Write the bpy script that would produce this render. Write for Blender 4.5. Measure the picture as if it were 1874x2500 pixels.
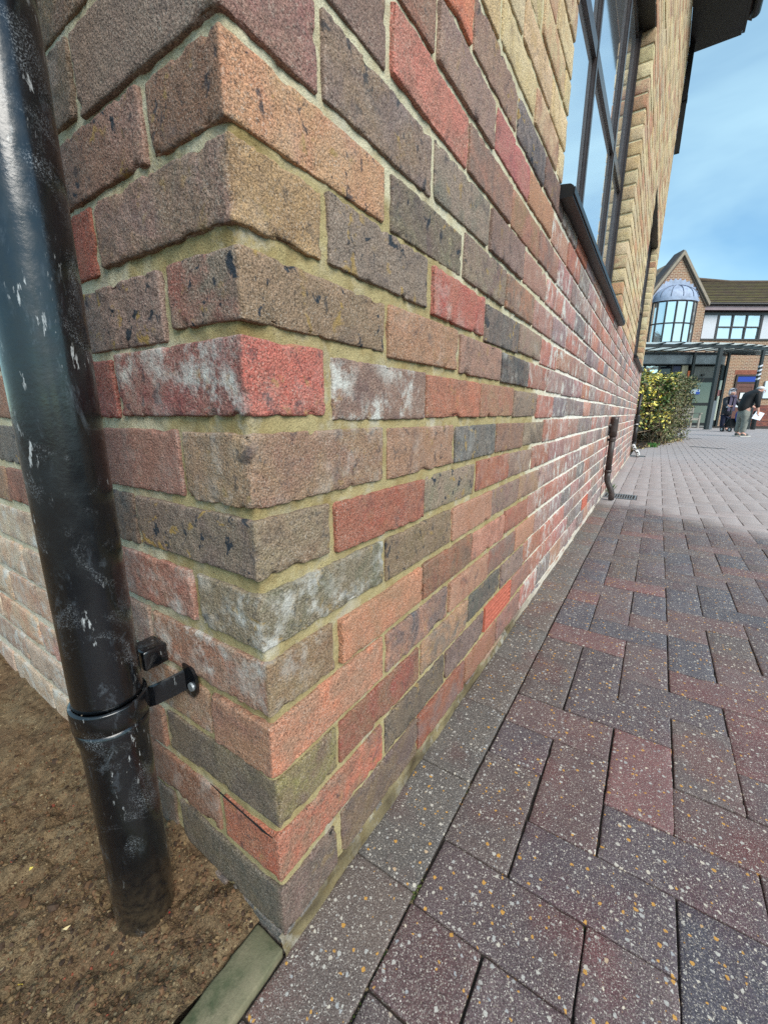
import bpy, bmesh, math, random
import numpy as np
from mathutils import Vector, Matrix
random.seed(7); rng = np.random.default_rng(7)
for o in list(bpy.data.objects): bpy.data.objects.remove(o, do_unlink=True)
S = bpy.context.scene; C = S.collection
R = math.radians

# ------------------------------------------------------------------ camera
CAM = Vector((0.2959, -0.2381, 0.6164))
YAW, PITCH, ROLL = R(-33.135), R(-13.70), R(0.244)
fw = Vector((math.sin(YAW)*math.cos(PITCH), math.cos(YAW)*math.cos(PITCH), math.sin(PITCH)))
rt = fw.cross(Vector((0, 0, 1))).normalized(); up = rt.cross(fw)
rt, up = rt*math.cos(ROLL)+up*math.sin(ROLL), up*math.cos(ROLL)-rt*math.sin(ROLL)
cd = bpy.data.cameras.new('camera'); cam = bpy.data.objects.new('camera', cd); C.objects.link(cam)
cd.sensor_fit = 'VERTICAL'; cd.sensor_height = 24; cd.sensor_width = 24
cd.lens = 996.36/2500*24
cd.clip_start = 0.01; cd.clip_end = 2000
M = Matrix.Identity(4)
for i in range(3):
    M[i][0] = rt[i]; M[i][1] = up[i]; M[i][2] = -fw[i]; M[i][3] = CAM[i]
cam.matrix_world = M
S.camera = cam

# ------------------------------------------------------------------ sky, sun, exposure
SUN_AZ, SUN_EL = R(115), R(40)          # azimuth from +Y towards +X
W = bpy.data.worlds.new('World'); S.world = W; W.use_nodes = True
nt = W.node_tree; nt.nodes.clear()
N = nt.nodes.new; L_ = nt.links.new
out = N('ShaderNodeOutputWorld'); bg = N('ShaderNodeBackground'); bg.inputs['Strength'].default_value = 0.10
sky = N('ShaderNodeTexSky'); sky.sky_type = 'NISHITA'; sky.sun_disc = False
sky.sun_elevation = SUN_EL; sky.sun_rotation = SUN_AZ
sky.air_density = 1.15; sky.dust_density = 0.3; sky.ozone_density = 1.6
tc = N('ShaderNodeTexCoord'); mp = N('ShaderNodeMapping')
mp.inputs['Rotation'].default_value = (R(20), R(28), R(35)); mp.inputs['Scale'].default_value = (1.0, 3.2, 2.6)
n1 = N('ShaderNodeTexNoise'); n1.inputs['Scale'].default_value = 1.7; n1.inputs['Detail'].default_value = 5; n1.inputs['Roughness'].default_value = 0.5
n1.inputs['Distortion'].default_value = 0.4
cr = N('ShaderNodeMapRange'); cr.inputs['From Min'].default_value = 0.30; cr.inputs['From Max'].default_value = 0.68
cr.inputs['To Min'].default_value = 0.05; cr.inputs['To Max'].default_value = 0.9
mx = N('ShaderNodeMix'); mx.data_type = 'RGBA'; mx.inputs[7].default_value = (3.4, 5.2, 6.0, 1)
L_(tc.outputs['Generated'], mp.inputs['Vector']); L_(mp.outputs['Vector'], n1.inputs['Vector'])
L_(n1.outputs['Fac'], cr.inputs['Value']); L_(cr.outputs['Result'], mx.inputs[0])
tn = N('ShaderNodeMix'); tn.data_type = 'RGBA'; tn.blend_type = 'MULTIPLY'; tn.inputs[0].default_value = 1; tn.inputs[7].default_value = (.62, .90, 1, 1)
L_(sky.outputs['Color'], tn.inputs[6]); L_(tn.outputs[2], mx.inputs[6]); L_(mx.outputs[2], bg.inputs['Color']); L_(bg.outputs['Background'], out.inputs['Surface'])
sl = bpy.data.lights.new('sun', 'SUN'); sun = bpy.data.objects.new('sun', sl); C.objects.link(sun)
sl.energy = 2.3; sl.angle = R(38); sl.color = (1.0, 0.95, 0.87)
sd = Vector((math.sin(SUN_AZ)*math.cos(SUN_EL), math.cos(SUN_AZ)*math.cos(SUN_EL), math.sin(SUN_EL)))
sun.rotation_euler = sd.to_track_quat('Z', 'Y').to_euler(); sun.location = (6, -6, 12)
S.view_settings.view_transform = 'Standard'; S.view_settings.look = 'None'
S.view_settings.exposure = 0.93; S.view_settings.gamma = 1; S.view_settings.use_curve_mapping = False
S.render.engine = 'CYCLES'; S.cycles.use_denoising = False
S.cycles.max_bounces = 6; S.cycles.transparent_max_bounces = 12; S.cycles.sample_clamp_indirect = 4

# ------------------------------------------------------------------ helpers
def lin(c):
    a = np.array(c, float)/255
    return np.where(a <= .04045, a/12.92, ((a+.055)/1.055)**2.4)
def c4(c): return (*lin(c), 1.0)
def vnoise(P, seed=0):
    P = np.asarray(P, float); i = np.floor(P).astype(np.int64); f = P-i; f = f*f*(3-2*f)
    def h(a, b, c):
        n = (a*374761393 + b*668265263 + c*2147483647 + seed*974634777) & 0xffffffff
        n = ((n ^ (n >> 13))*1274126177) & 0xffffffff
        n = ((n ^ (n >> 16))*2246822519) & 0xffffffff
        return ((n ^ (n >> 15)) & 0xffff)/32767.5-1
    r = 0
    for dx in (0, 1):
        for dy in (0, 1):
            for dz in (0, 1):
                w = (f[..., 0] if dx else 1-f[..., 0])*(f[..., 1] if dy else 1-f[..., 1])*(f[..., 2] if dz else 1-f[..., 2])
                r = r+w*h(i[..., 0]+dx, i[..., 1]+dy, i[..., 2]+dz)
    return r
def fbm(P, seed=0, o=3):
    P = np.asarray(P, float); r = 0; a = 1
    for k in range(o): r = r+a*vnoise(P*2**k, seed+k*17); a *= .5
    return r
WL = {}
class MB:
    def __init__(s): s.V = []; s.F = []; s.n = 0; s.A = {}
    def add(s, V, F, **at):
        V = np.asarray(V, float).reshape(-1, 3)
        for k, v in at.items():
            v = np.asarray(v, float)
            if v.ndim == 1: v = np.tile(np.r_[v, 1.0][:4] if len(v) == 3 else v, (len(V), 1))
            elif v.shape[1] == 3: v = np.c_[v, np.ones(len(v))]
            s.A.setdefault(k, []).append(v)
        if isinstance(F, np.ndarray): s.F.append(F+s.n)
        else: s.F.append([tuple(i+s.n for i in f) for f in F])
        s.V.append(V); s.n += len(V); return s
    def box(s, lo, hi, T=None, **at):
        x0, y0, z0 = lo; x1, y1, z1 = hi
        V = [(x0,y0,z0),(x1,y0,z0),(x1,y1,z0),(x0,y1,z0),(x0,y0,z1),(x1,y0,z1),(x1,y1,z1),(x0,y1,z1)]
        if T is not None: V = [T(*v) for v in V]
        return s.add(V, [(3,2,1,0),(4,5,6,7),(0,1,5,4),(1,2,6,5),(2,3,7,6),(3,0,4,7)], **at)
    def tube(s, pts, rad, n=10, cap=True, **at):
        pts = [Vector(p) for p in pts]; m = len(pts)
        rad = [rad]*m if not hasattr(rad, '__len__') else rad
        V = []; ref = None
        for i, p in enumerate(pts):
            t = ((pts[min(i+1, m-1)]-pts[max(i-1, 0)])).normalized()
            if ref is None: ref = t.orthogonal().normalized()
            a = (ref-t*ref.dot(t)).normalized(); ref = a; b = t.cross(a)
            for k in range(n):
                q = 2*math.pi*k/n; V.append(p+(a*math.cos(q)+b*math.sin(q))*rad[i])
        F = []
        for i in range(m-1):
            for k in range(n):
                k2 = (k+1) % n; F.append((i*n+k, i*n+k2, (i+1)*n+k2, (i+1)*n+k))
        if cap: F.append(tuple(range(n-1, -1, -1))); F.append(tuple((m-1)*n+k for k in range(n)))
        return s.add([tuple(v) for v in V], F, **at)
    def poly(s, pts, d, **at):          # prism: pts = front outline, d = extrusion vector
        n = len(pts); V = [tuple(p) for p in pts]+[tuple(Vector(p)+Vector(d)) for p in pts]
        F = [tuple(range(n)), tuple(range(2*n-1, n-1, -1))]+[(i, i+n, (i+1) % n+n, (i+1) % n) for i in range(n)]
        return s.add(V, F, **at)
    def ball(s, c, r, nu=10, nv=7, **at):
        V = []; F = []; r = (r, r, r) if not hasattr(r, '__len__') else r
        for j in range(nv+1):
            t = math.pi*j/nv
            for i in range(nu):
                q = 2*math.pi*i/nu
                V.append((c[0]+r[0]*math.sin(t)*math.cos(q), c[1]+r[1]*math.sin(t)*math.sin(q), c[2]+r[2]*math.cos(t)))
        for j in range(nv):
            for i in range(nu):
                i2 = (i+1) % nu; F.append((j*nu+i, (j+1)*nu+i, (j+1)*nu+i2, j*nu+i2))
        return s.add(V, F, **at)
    def build(s, name, mat, parent=None, smooth=False, recalc=False):
        V = np.concatenate(s.V); c = (V.min(0)+V.max(0))/2
        if parent is None: c[2] = V[:, 2].min()
        me = bpy.data.meshes.new(name); V = V-c
        loops = []; tot = []
        for F in s.F:
            if isinstance(F, np.ndarray): loops.append(F.ravel()); tot.append(np.full(len(F), F.shape[1]))
            else: loops.append(np.array([i for f in F for i in f], int)); tot.append(np.array([len(f) for f in F], int))
        loops = np.concatenate(loops).astype(np.int32); tot = np.concatenate(tot).astype(np.int32)
        me.vertices.add(len(V)); me.vertices.foreach_set('co', V.ravel().astype(np.float32))
        me.loops.add(len(loops)); me.loops.foreach_set('vertex_index', loops)
        me.polygons.add(len(tot)); me.polygons.foreach_set('loop_start', np.r_[0, np.cumsum(tot)[:-1]].astype(np.int32))
        me.polygons.foreach_set('use_smooth', np.full(len(tot), smooth))
        me.update(calc_edges=True); me.validate()
        for k, v in s.A.items():
            v = np.concatenate(v).astype(np.float32)
            if len(v) == len(V):
                a = me.attributes.new(k, 'FLOAT_COLOR', 'POINT'); a.data.foreach_set('color', v.ravel())
        if recalc:
            b = bmesh.new(); b.from_mesh(me); bmesh.ops.recalc_face_normals(b, faces=b.faces); b.to_mesh(me); b.free()
        me.materials.append(mat)
        o = bpy.data.objects.new(name, me); C.objects.link(o)
        return place(o, Vector(c), parent)
def place(o, w, parent=None):
    w = Vector(w); WL[o.name] = w
    if parent is not None: o.parent = parent; o.location = w-WL[parent.name]
    else: o.location = w
    return o
def thing(name, label, cat, loc, group=None):
    o = bpy.data.objects.new(name, None); C.objects.link(o); o.empty_display_size = .1
    place(o, loc); o['label'] = label; o['category'] = cat
    if group: o['group'] = group
    return o
def tag(o, label=None, cat=None, group=None, kind=None):
    for k, v in (('label', label), ('category', cat), ('group', group), ('kind', kind)):
        if v: o[k] = v
    return o
_lat = {}
def lattice(nx, ny, nz):
    key = (nx, ny, nz)
    if key in _lat: return _lat[key]
    codes = []; quads = []
    def face(I, J, K, flip):
        code = (I*ny+J)*nz+K; a = code[:-1, :-1]; b = code[1:, :-1]; c = code[1:, 1:]; d = code[:-1, 1:]
        q = np.stack([a, b, c, d], -1).reshape(-1, 4); quads.append(q[:, ::-1] if flip else q)
    J, K = np.meshgrid(np.arange(ny), np.arange(nz), indexing='ij'); face(J*0, J, K, True); face(J*0+nx-1, J, K, False)
    I, K = np.meshgrid(np.arange(nx), np.arange(nz), indexing='ij'); face(I, I*0, K, False); face(I, I*0+ny-1, K, True)
    I, J = np.meshgrid(np.arange(nx), np.arange(ny), indexing='ij'); face(I, J, I*0, True); face(I, J, I*0+nz-1, False)
    Q = np.concatenate(quads); u, inv = np.unique(Q, return_inverse=True)
    idx = np.stack([u//(ny*nz), (u//nz) % ny, u % nz], 1); Q = inv.reshape(-1, 4)
    _lat[key] = (idx, Q); return _lat[key]
def rbox(c, h, res, rr, amp=0, chip=0, seed=0, rot=None, taper=None):
    axs = []
    for d in range(3):
        rd = min(rr, h[d]*.45); inner = np.linspace(-h[d]+rd, h[d]-rd, max(2, int(round(2*(h[d]-rd)/res))+1))
        e = [rd*.3] if res < .011 else []
        axs.append(np.r_[-h[d], [-h[d]+x for x in e], inner, [h[d]-x for x in e], h[d]])
    idx, Q = lattice(*[len(a) for a in axs])
    P = np.stack([axs[d][idx[:, d]] for d in range(3)], 1); P0 = P.copy()
    hh = np.array(h); rd = np.minimum(rr, hh*.45)
    q = np.clip(P, -hh+rd, hh-rd); d = P-q; ln = np.linalg.norm(d, axis=1, keepdims=True); dn = d/np.maximum(ln, 1e-9)
    P = q+dn*np.min(rd)
    if amp:
        G = P+np.array(c)
        fd = np.sort(hh-np.abs(P0), 1)[:, 1]
        n = amp*(.5*fbm(G*30+seed*7.1, seed, 2)+.45*fbm(G*130, seed+3, 2)+.45*vnoise(G*300, seed+5))
        n = n+amp*.4*fbm(G*70+seed, seed+13, 2)*(np.abs(dn[:, 2]) > .5)
        n = n-chip*np.clip(fbm(G*62+seed, seed+9, 2)-.45, 0, 1.2)*np.exp(-(fd/.0055)**2)
        P = P+dn*n[:, None]
    if rot is not None: P = P@np.array(rot).T
    return P+np.array(c), Q

# ------------------------------------------------------------------ materials
class Mat:
    def __init__(s, name):
        s.m = bpy.data.materials.new(name); s.m.use_nodes = True; s.t = s.m.node_tree
        s.b = s.t.nodes['Principled BSDF']; s.o = s.t.nodes['Material Output']
        s._pos = None
    def n(s, t, **kw):
        x = s.t.nodes.new(t)
        for k, v in kw.items(): setattr(x, k, v)
        return x
    def link(s, a, b): s.t.links.new(a, b)
    def setv(s, inp, v):
        if hasattr(v, 'is_linked') or hasattr(v, 'links'): s.link(v, inp)
        else: inp.default_value = v
    def pos(s):
        if s._pos is None: s._pos = s.n('ShaderNodeNewGeometry').outputs['Position']
        return s._pos
    def noise(s, scale, detail=3, rough=.55, vec=None, dist=0):
        x = s.n('ShaderNodeTexNoise'); s.setv(x.inputs['Vector'], vec or s.pos())
        x.inputs['Scale'].default_value = scale; x.inputs['Detail'].default_value = detail
        x.inputs['Roughness'].default_value = rough; x.inputs['Distortion'].default_value = dist
        return x.outputs['Fac']
    def vor(s, scale, vec=None, out='Distance', rnd=1):
        x = s.n('ShaderNodeTexVoronoi'); s.setv(x.inputs['Vector'], vec or s.pos()); x.inputs['Scale'].default_value = scale
        x.inputs['Randomness'].default_value = rnd
        return x.outputs
    def mapping(s, scale=(1, 1, 1), rot=(0, 0, 0), vec=None):
        x = s.n('ShaderNodeMapping'); s.setv(x.inputs['Vector'], vec or s.pos()); x.inputs['Scale'].default_value = scale; x.inputs['Rotation'].default_value = rot
        return x.outputs['Vector']
    def rng(s, v, a, b, c=0., d=1.):
        x = s.n('ShaderNodeMapRange'); s.setv(x.inputs['Value'], v)
        for i, q in zip(('From Min', 'From Max', 'To Min', 'To Max'), (a, b, c, d)): s.setv(x.inputs[i], q)
        return x.outputs['Result']
    def math(s, op, a, b=None):
        x = s.n('ShaderNodeMath', operation=op); s.setv(x.inputs[0], a)
        if b is not None: s.setv(x.inputs[1], b)
        return x.outputs[0]
    def mix(s, f, a, b, blend='MIX'):
        x = s.n('ShaderNodeMix', data_type='RGBA', blend_type=blend)
        s.setv(x.inputs[0], f); s.setv(x.inputs[6], a); s.setv(x.inputs[7], b); return x.outputs[2]
    def attr(s, name, kind='GEOMETRY'):
        x = s.n('ShaderNodeAttribute', attribute_name=name, attribute_type=kind); return x
    def sep(s, v):
        x = s.n('ShaderNodeSeparateXYZ'); s.link(v, x.inputs[0]); return x.outputs
    def bump(s, h, strength, dist, nrm=None):
        x = s.n('ShaderNodeBump'); s.link(h, x.inputs['Height']); x.inputs['Strength'].default_value = strength; x.inputs['Distance'].default_value = dist
        if nrm: s.link(nrm, x.inputs['Normal'])
        return x.outputs['Normal']
    def fin(s, col=None, rough=None, nrm=None, **kw):
        if col is not None: s.setv(s.b.inputs['Base Color'], col)
        if rough is not None: s.setv(s.b.inputs['Roughness'], rough)
        if nrm is not None: s.link(nrm, s.b.inputs['Normal'])
        for k, v in kw.items(): s.setv(s.b.inputs[k.replace('_', ' ')], v)
        return s.m
def grey(v): return (v, v, v, 1)

def brick_mat():
    m = Mat('fired_brick'); ca = m.attr('ca').outputs['Color']; cb = m.attr('cb').outputs['Color']
    fx = m.sep(m.attr('fx').outputs['Color'])
    col = m.mix(m.rng(m.noise(16, 5, .62, dist=.8), .40, .64), ca, cb)
    col = m.mix(m.rng(m.noise(11, 4, .6, dist=.5), .45, .72, 0, .42), col, m.mix(.5, ca, (.30, .19, .12, 1)))
    col = m.mix(m.rng(m.noise(60, 3), .35, .7, .0, .35), col, m.mix(.5, ca, (.42, .29, .21, 1)))
    # sandy grain
    g = m.noise(560, 2, .7)
    col = m.mix(1.0, col, m.mix(m.rng(g, .32, .68), grey(.46), grey(1.5)), 'MULTIPLY')
    g2 = m.noise(470, 2, .6)
    col = m.mix(m.math('MULTIPLY', m.rng(g2, .55, .68, 0, .55), m.rng(m.noise(20, 3), .35, .6, .35, 1)), col, (.53, .45, .37, 1))
    col = m.mix(m.rng(m.noise(330, 2, .5), .62, .70, 0, .7), col, (.055, .045, .04, 1))
    # iron spots: dark flecks
    st = m.mapping((1, 1, .85))
    sp = m.math('MULTIPLY', m.rng(m.noise(64, 4, .62, vec=st, dist=.5), .575, .63), m.rng(m.noise(15, 1), .40, .54))
    col = m.mix(m.math('MULTIPLY', sp, fx[1]), col, (.035, .042, .052, 1))
    oc = m.math('MULTIPLY', m.rng(m.noise(44, 4, .6, dist=.4), .585, .65), m.rng(m.noise(9, 1), .47, .56))
    col = m.mix(m.math('MULTIPLY', oc, fx[1]), col, (.36, .235, .085, 1))
    bl = m.math('MULTIPLY', m.rng(m.noise(22, 6, .68, dist=.8), .52, .70, 0, .6), m.rng(m.noise(6, 1), .42, .58))
    col = m.mix(bl, col, (.085, .070, .075, 1))
    # lime bloom
    w = m.math('MULTIPLY', m.rng(m.noise(26, 6, .72, vec=m.mapping((1, 1, .85))), .48, .62), m.rng(m.noise(9, 2), .38, .60))
    col = m.mix(m.math('MULTIPLY', w, fx[0]), col, (.56, .54, .49, 1))
    h = m.math('ADD', m.math('MULTIPLY', m.noise(430, 3, .65), .7), m.math('MULTIPLY', m.noise(120, 3, .6), .8))
    return m.fin(col, .92, m.bump(h, 1., .0032), Specular_IOR_Level=.2)
def mortar_mat():
    m = Mat('lime_sand_mortar'); ca = m.attr('ca').outputs['Color']
    col = m.mix(1.0, ca, m.mix(m.rng(m.noise(700, 2, .7), .3, .7), grey(.72), grey(1.28)), 'MULTIPLY')
    col = m.mix(m.rng(m.noise(24, 5, .65), .46, .70, 0, .8), col, m.mix(1, ca, (.70, .60, .46, 1), 'MULTIPLY'))
    col = m.mix(m.rng(m.noise(9, 3, .6), .52, .72, 0, .45), col, m.mix(1, ca, (1.25, 1.24, 1.3, 1), 'MULTIPLY'))
    col = m.mix(m.rng(m.noise(380, 1), .70, .75, 0, .8), col, (.06, .05, .04, 1))
    w = m.math('MULTIPLY', m.rng(m.noise(26, 6, .72, vec=m.mapping((1, 1, .85))), .50, .62), m.rng(m.noise(9, 2), .42, .60))
    col = m.mix(m.math('MULTIPLY', w, .5), col, (.50, .48, .43, 1))
    h = m.math('ADD', m.noise(480, 3, .7), m.math('MULTIPLY', m.noise(90, 3), 1.2))
    return m.fin(col, .95, m.bump(h, .8, .0022), Specular_IOR_Level=.15)
def paver_mat():
    m = Mat('concrete_paver'); ca = m.attr('ca').outputs['Color']; P = m.sep(m.pos())
    ex = m.math('MULTIPLY', m.math('MAXIMUM', m.math('SUBTRACT', P[0], .22), 0.), .78)
    edge = m.math('ADD', m.math('ADD', P[1], ex), m.math('MULTIPLY', m.noise(5, 3, .6), .35))
    dry = m.rng(edge, 3.14, 3.44)
    base = m.mix(m.rng(m.noise(14, 4, .6), .35, .68), ca, m.mix(1, ca, (.72, .74, .80, 1), 'MULTIPLY'))
    base = m.mix(m.math('MULTIPLY', m.rng(m.noise(7, 4, .6), .52, .72), .75), base, m.mix(1, base, (1.55, .80, .72, 1), 'MULTIPLY'))
    base = m.mix(1.0, base, m.mix(m.rng(m.noise(520, 3, .75), .3, .7), grey(.35), grey(1.6)), 'MULTIPLY')
    base = m.mix(m.rng(m.noise(640, 2, .6), .55, .66, 0, .75), base, (.36, .32, .28, 1))
    wv = m.n('ShaderNodeVectorMath', operation='MULTIPLY_ADD'); nz = m.n('ShaderNodeTexNoise'); m.link(m.pos(), nz.inputs['Vector']); nz.inputs['Scale'].default_value = 260
    m.link(nz.outputs['Color'], wv.inputs[0]); wv.inputs[1].default_value = (.0045, .0045, .0045); m.link(m.pos(), wv.inputs[2]); wv = wv.outputs[0]
    v2 = m.vor(360, wv); k2 = m.sep(v2['Color'])
    base = m.mix(m.math('MULTIPLY', m.rng(v2['Distance'], .34, .22), m.rng(k2[0], .44, .48)), base,
                 m.mix(k2[1], (.24, .19, .15, 1), (.62, .57, .50, 1)))
    v1 = m.vor(150, wv); k1 = m.sep(v1['Color'])
    stone = m.mix(m.rng(k1[1], .70, .74), m.mix(k1[2], (.66, .57, .44, 1), (.30, .31, .32, 1)), (.52, .27, .06, 1))
    base = m.mix(m.math('MULTIPLY', m.rng(v1['Distance'], m.rng(k1[0], .52, 1., .08, .46), m.rng(k1[0], .52, 1., .03, .38)), m.rng(k1[0], .52, .54)), base, stone)
    dcol = m.mix(.70, m.mix(.35, ca, (.34, .28, .265, 1)), (.47, .425, .415, 1))
    dcol = m.mix(1, dcol, m.mix(m.noise(240, 3, .7), grey(.8), grey(1.2)), 'MULTIPLY')
    dcol = m.mix(1, dcol, m.mix(m.noise(1.1, 3, .6), grey(.78), grey(1.12)), 'MULTIPLY')
    col = m.mix(m.math('MULTIPLY', dry, .95), base, dcol)
    h = m.math('ADD', m.noise(420, 3, .7), m.noise(150, 2))
    return m.fin(col, m.rng(dry, 0, 1, .55, .85), m.bump(h, .55, .0016), Specular_IOR_Level=m.rng(dry, 0, 1, .42, .2))
def simple(name, col, rough=.6, nscale=None, namp=.25, bump=None, metallic=0, spec=.5, attr=False, stretch=(1, 1, 1), detail=4):
    m = Mat(name); c = m.attr('ca').outputs['Color'] if attr else c4(col)
    v = m.mapping(stretch) if stretch != (1, 1, 1) else None
    if nscale: c = m.mix(1, c, m.mix(m.rng(m.noise(nscale, detail, .6, vec=v), .3, .7), grey(1-namp), grey(1+namp)), 'MULTIPLY')
    nrm = m.bump(m.noise(bump[0], 3, .6, vec=v), bump[1], bump[2]) if bump else None
    return m.fin(c, rough, nrm, Metallic=metallic, Specular_IOR_Level=spec)
def pipe_mat():
    m = Mat('black_pipe_plastic'); col = c4((10, 12, 16))
    dust = m.math('MULTIPLY', m.rng(m.noise(800, 3, .7), .50, .66), m.rng(m.noise(15, 4, .65, dist=1.), .53, .70))
    col = m.mix(m.math('MULTIPLY', dust, .55), col, (.42, .45, .48, 1))
    haze = m.math('MULTIPLY', m.rng(m.noise(46, 6, .78, vec=m.mapping((1, 1, .4), (.4, .3, 0)), dist=.4), .54, .74, 0, .26), m.rng(m.noise(9, 2), .45, .6))
    col = m.mix(haze, col, (.30, .36, .42, 1))
    scr = m.math('MULTIPLY', m.rng(m.noise(150, 4, .7, vec=m.mapping((1, 1, .25), (.3, .5, 0))), .60, .66), m.rng(m.noise(19, 3, .6), .52, .60))
    col = m.mix(m.math('MULTIPLY', scr, .6), col, (.6, .62, .62, 1))
    dk = m.math('MULTIPLY', m.rng(m.noise(160, 1, .4), .66, .70), m.rng(m.noise(11, 1), .45, .6))
    col = m.mix(dk, col, (.004, .004, .005, 1))
    zz = m.sep(m.pos())[2]
    mud = m.math('MULTIPLY', m.rng(m.noise(90, 5, .7), .35, .6), m.rng(zz, .09, -.03))
    col = m.mix(m.math('MULTIPLY', mud, .55), col, (.10, .07, .04, 1))
    h = m.math('ADD', m.noise(60, 3, .6), m.math('MULTIPLY', m.noise(300, 2), .35))
    return m.fin(col, m.rng(m.noise(40, 3), .3, .7, .16, .36), m.bump(h, .22, .0014), Specular_IOR_Level=.7, Coat_Weight=.3, Coat_Roughness=.12)
def soil_mat():
    m = Mat('damp_soil'); P = m.sep(m.pos())
    col = m.mix(m.rng(m.noise(9, 5, .65), .35, .65), c4((110, 87, 65)), c4((132, 114, 87)))
    col = m.mix(m.rng(m.noise(60, 4, .7), .42, .66, 0, .75), col, c4((58, 46, 35)))
    col = m.mix(m.rng(m.noise(30, 3, .6), .58, .74, 0, .6), col, c4((150, 134, 106)))
    col = m.mix(1, col, m.mix(m.rng(m.noise(520, 3, .75), .3, .7), grey(.45), grey(1.5)), 'MULTIPLY')
    v = m.vor(210); k = m.sep(v['Color'])
    col = m.mix(m.math('MULTIPLY', m.rng(v['Distance'], .32, .2), m.rng(k[0], .82, .84)), col, m.mix(k[1], c4((120, 60, 42)), c4((176, 160, 124))))
    h = m.math('ADD', m.noise(260, 4, .7), m.math('MULTIPLY', m.noise(90, 4, .7), 1.6))
    return m.fin(col, .95, m.bump(h, 1, .004), Specular_IOR_Level=.12)
def glass_mat(name, tint=(60, 75, 90), ior=2.3, rough=.02, wav=0):
    m = Mat(name); nrm = m.bump(m.noise(wav, 2), .25, .02) if wav else None
    return m.fin(c4(tint), rough, nrm, IOR=ior, Specular_IOR_Level=.5)
def far_brick_mat():
    m = Mat('far_brickwork'); P = m.pos()
    rotv = m.n('ShaderNodeVectorRotate', rotation_type='Z_AXIS'); m.link(P, rotv.inputs['Vector']); rotv.inputs['Angle'].default_value = YAW
    rotv.inputs['Angle'].default_value = -R(33.135)
    xs = m.sep(rotv.outputs['Vector']); cmb = m.n('ShaderNodeCombineXYZ'); m.link(xs[0], cmb.inputs[0]); m.link(xs[2], cmb.inputs[1])
    b = m.n('ShaderNodeTexBrick'); m.link(cmb.outputs[0], b.inputs['Vector'])
    b.inputs['Color1'].default_value = c4((138, 92, 78)); b.inputs['Color2'].default_value = c4((108, 88, 80)); b.inputs['Mortar'].default_value = c4((196, 180, 158))
    b.inputs['Scale'].default_value = 1; b.inputs['Mortar Size'].default_value = .012; b.inputs['Brick Width'].default_value = .225; b.inputs['Row Height'].default_value = .075
    b.inputs['Mortar Smooth'].default_value = .2; b.inputs['Bias'].default_value = -.1
    col = m.mix(m.rng(m.noise(1.6, 3), .3, .7, 0, .5), b.outputs['Color'], c4((176, 145, 112)))
    col = m.mix(m.rng(m.noise(9, 2), .6, .7, 0, .35), col, c4((80, 70, 66)))
    return m.fin(col, .92, m.bump(b.outputs['Fac'], -.5, .01), Specular_IOR_Level=.15)
def tile_mat():
    m = Mat('mossy_tiles'); ca = m.attr('ca').outputs['Color']
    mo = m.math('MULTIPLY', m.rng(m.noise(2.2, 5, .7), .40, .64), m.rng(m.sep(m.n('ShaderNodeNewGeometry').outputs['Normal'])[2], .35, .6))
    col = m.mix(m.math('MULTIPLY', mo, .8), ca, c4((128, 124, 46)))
    col = m.mix(m.rng(m.noise(11, 3, .7), .5, .75, 0, .5), col, c4((52, 46, 40)))
    return m.fin(col, .95, m.bump(m.noise(14, 3), .4, .02))
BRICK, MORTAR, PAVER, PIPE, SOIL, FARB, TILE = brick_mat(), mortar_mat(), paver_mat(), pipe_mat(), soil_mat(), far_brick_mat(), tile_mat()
BRONZE = simple('bronze_frame', (62, 55, 54), .3, 40, .2)
BLACK = simple('black_paint', (16, 15, 17), .45, 20, .25)
WGLASS = simple('window_glass', (232, 236, 240), .03, metallic=.9)
TERRA = simple('terracotta', (178, 98, 78), .9, 120, .3, (300, .5, .001))
ATTR = simple('tinted_surface', (0, 0, 0), .8, 260, .25, (300, .4, .0015), attr=True, spec=.25)
LEAFM = simple('leaf_surface', (0, 0, 0), .45, attr=True, spec=.4)
FGLASS = simple('far_glass', (240, 242, 238), .05, metallic=.8, bump=(1.5, .2, .02))
DARKGL = glass_mat('dark_glass', (18, 22, 30), 1.6, .04)
GREEN = simple('canopy_paint', (26, 33, 36), .45, 6, .3)
LEAD = simple('lead_sheet', (150, 163, 186), .55, 5, .25, (12, .4, .01))
RENDERM = simple('white_render', (205, 208, 214), .9, 60, .1, (120, .4, .004))
STEEL = simple('galvanised_steel', (150, 155, 158), .45, 120, .2, metallic=.6)
DARK = simple('dark_void', (8, 8, 9), .9)

# ------------------------------------------------------------------ ground, soil, pavement base
GZ = -.025
tag(MB().box((-300, -300, -.2), (300, 300, -.09)).build('ground', simple('earth', (110, 98, 84), .95, 3, .3)), kind='structure')
pav = MB().box((.001, -1.6, -.088), (30, 46, -.0295)).build('pavement', simple('joint_sand', (48, 40, 34), .95, 300, .5))
tag(pav, kind='structure')
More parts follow.
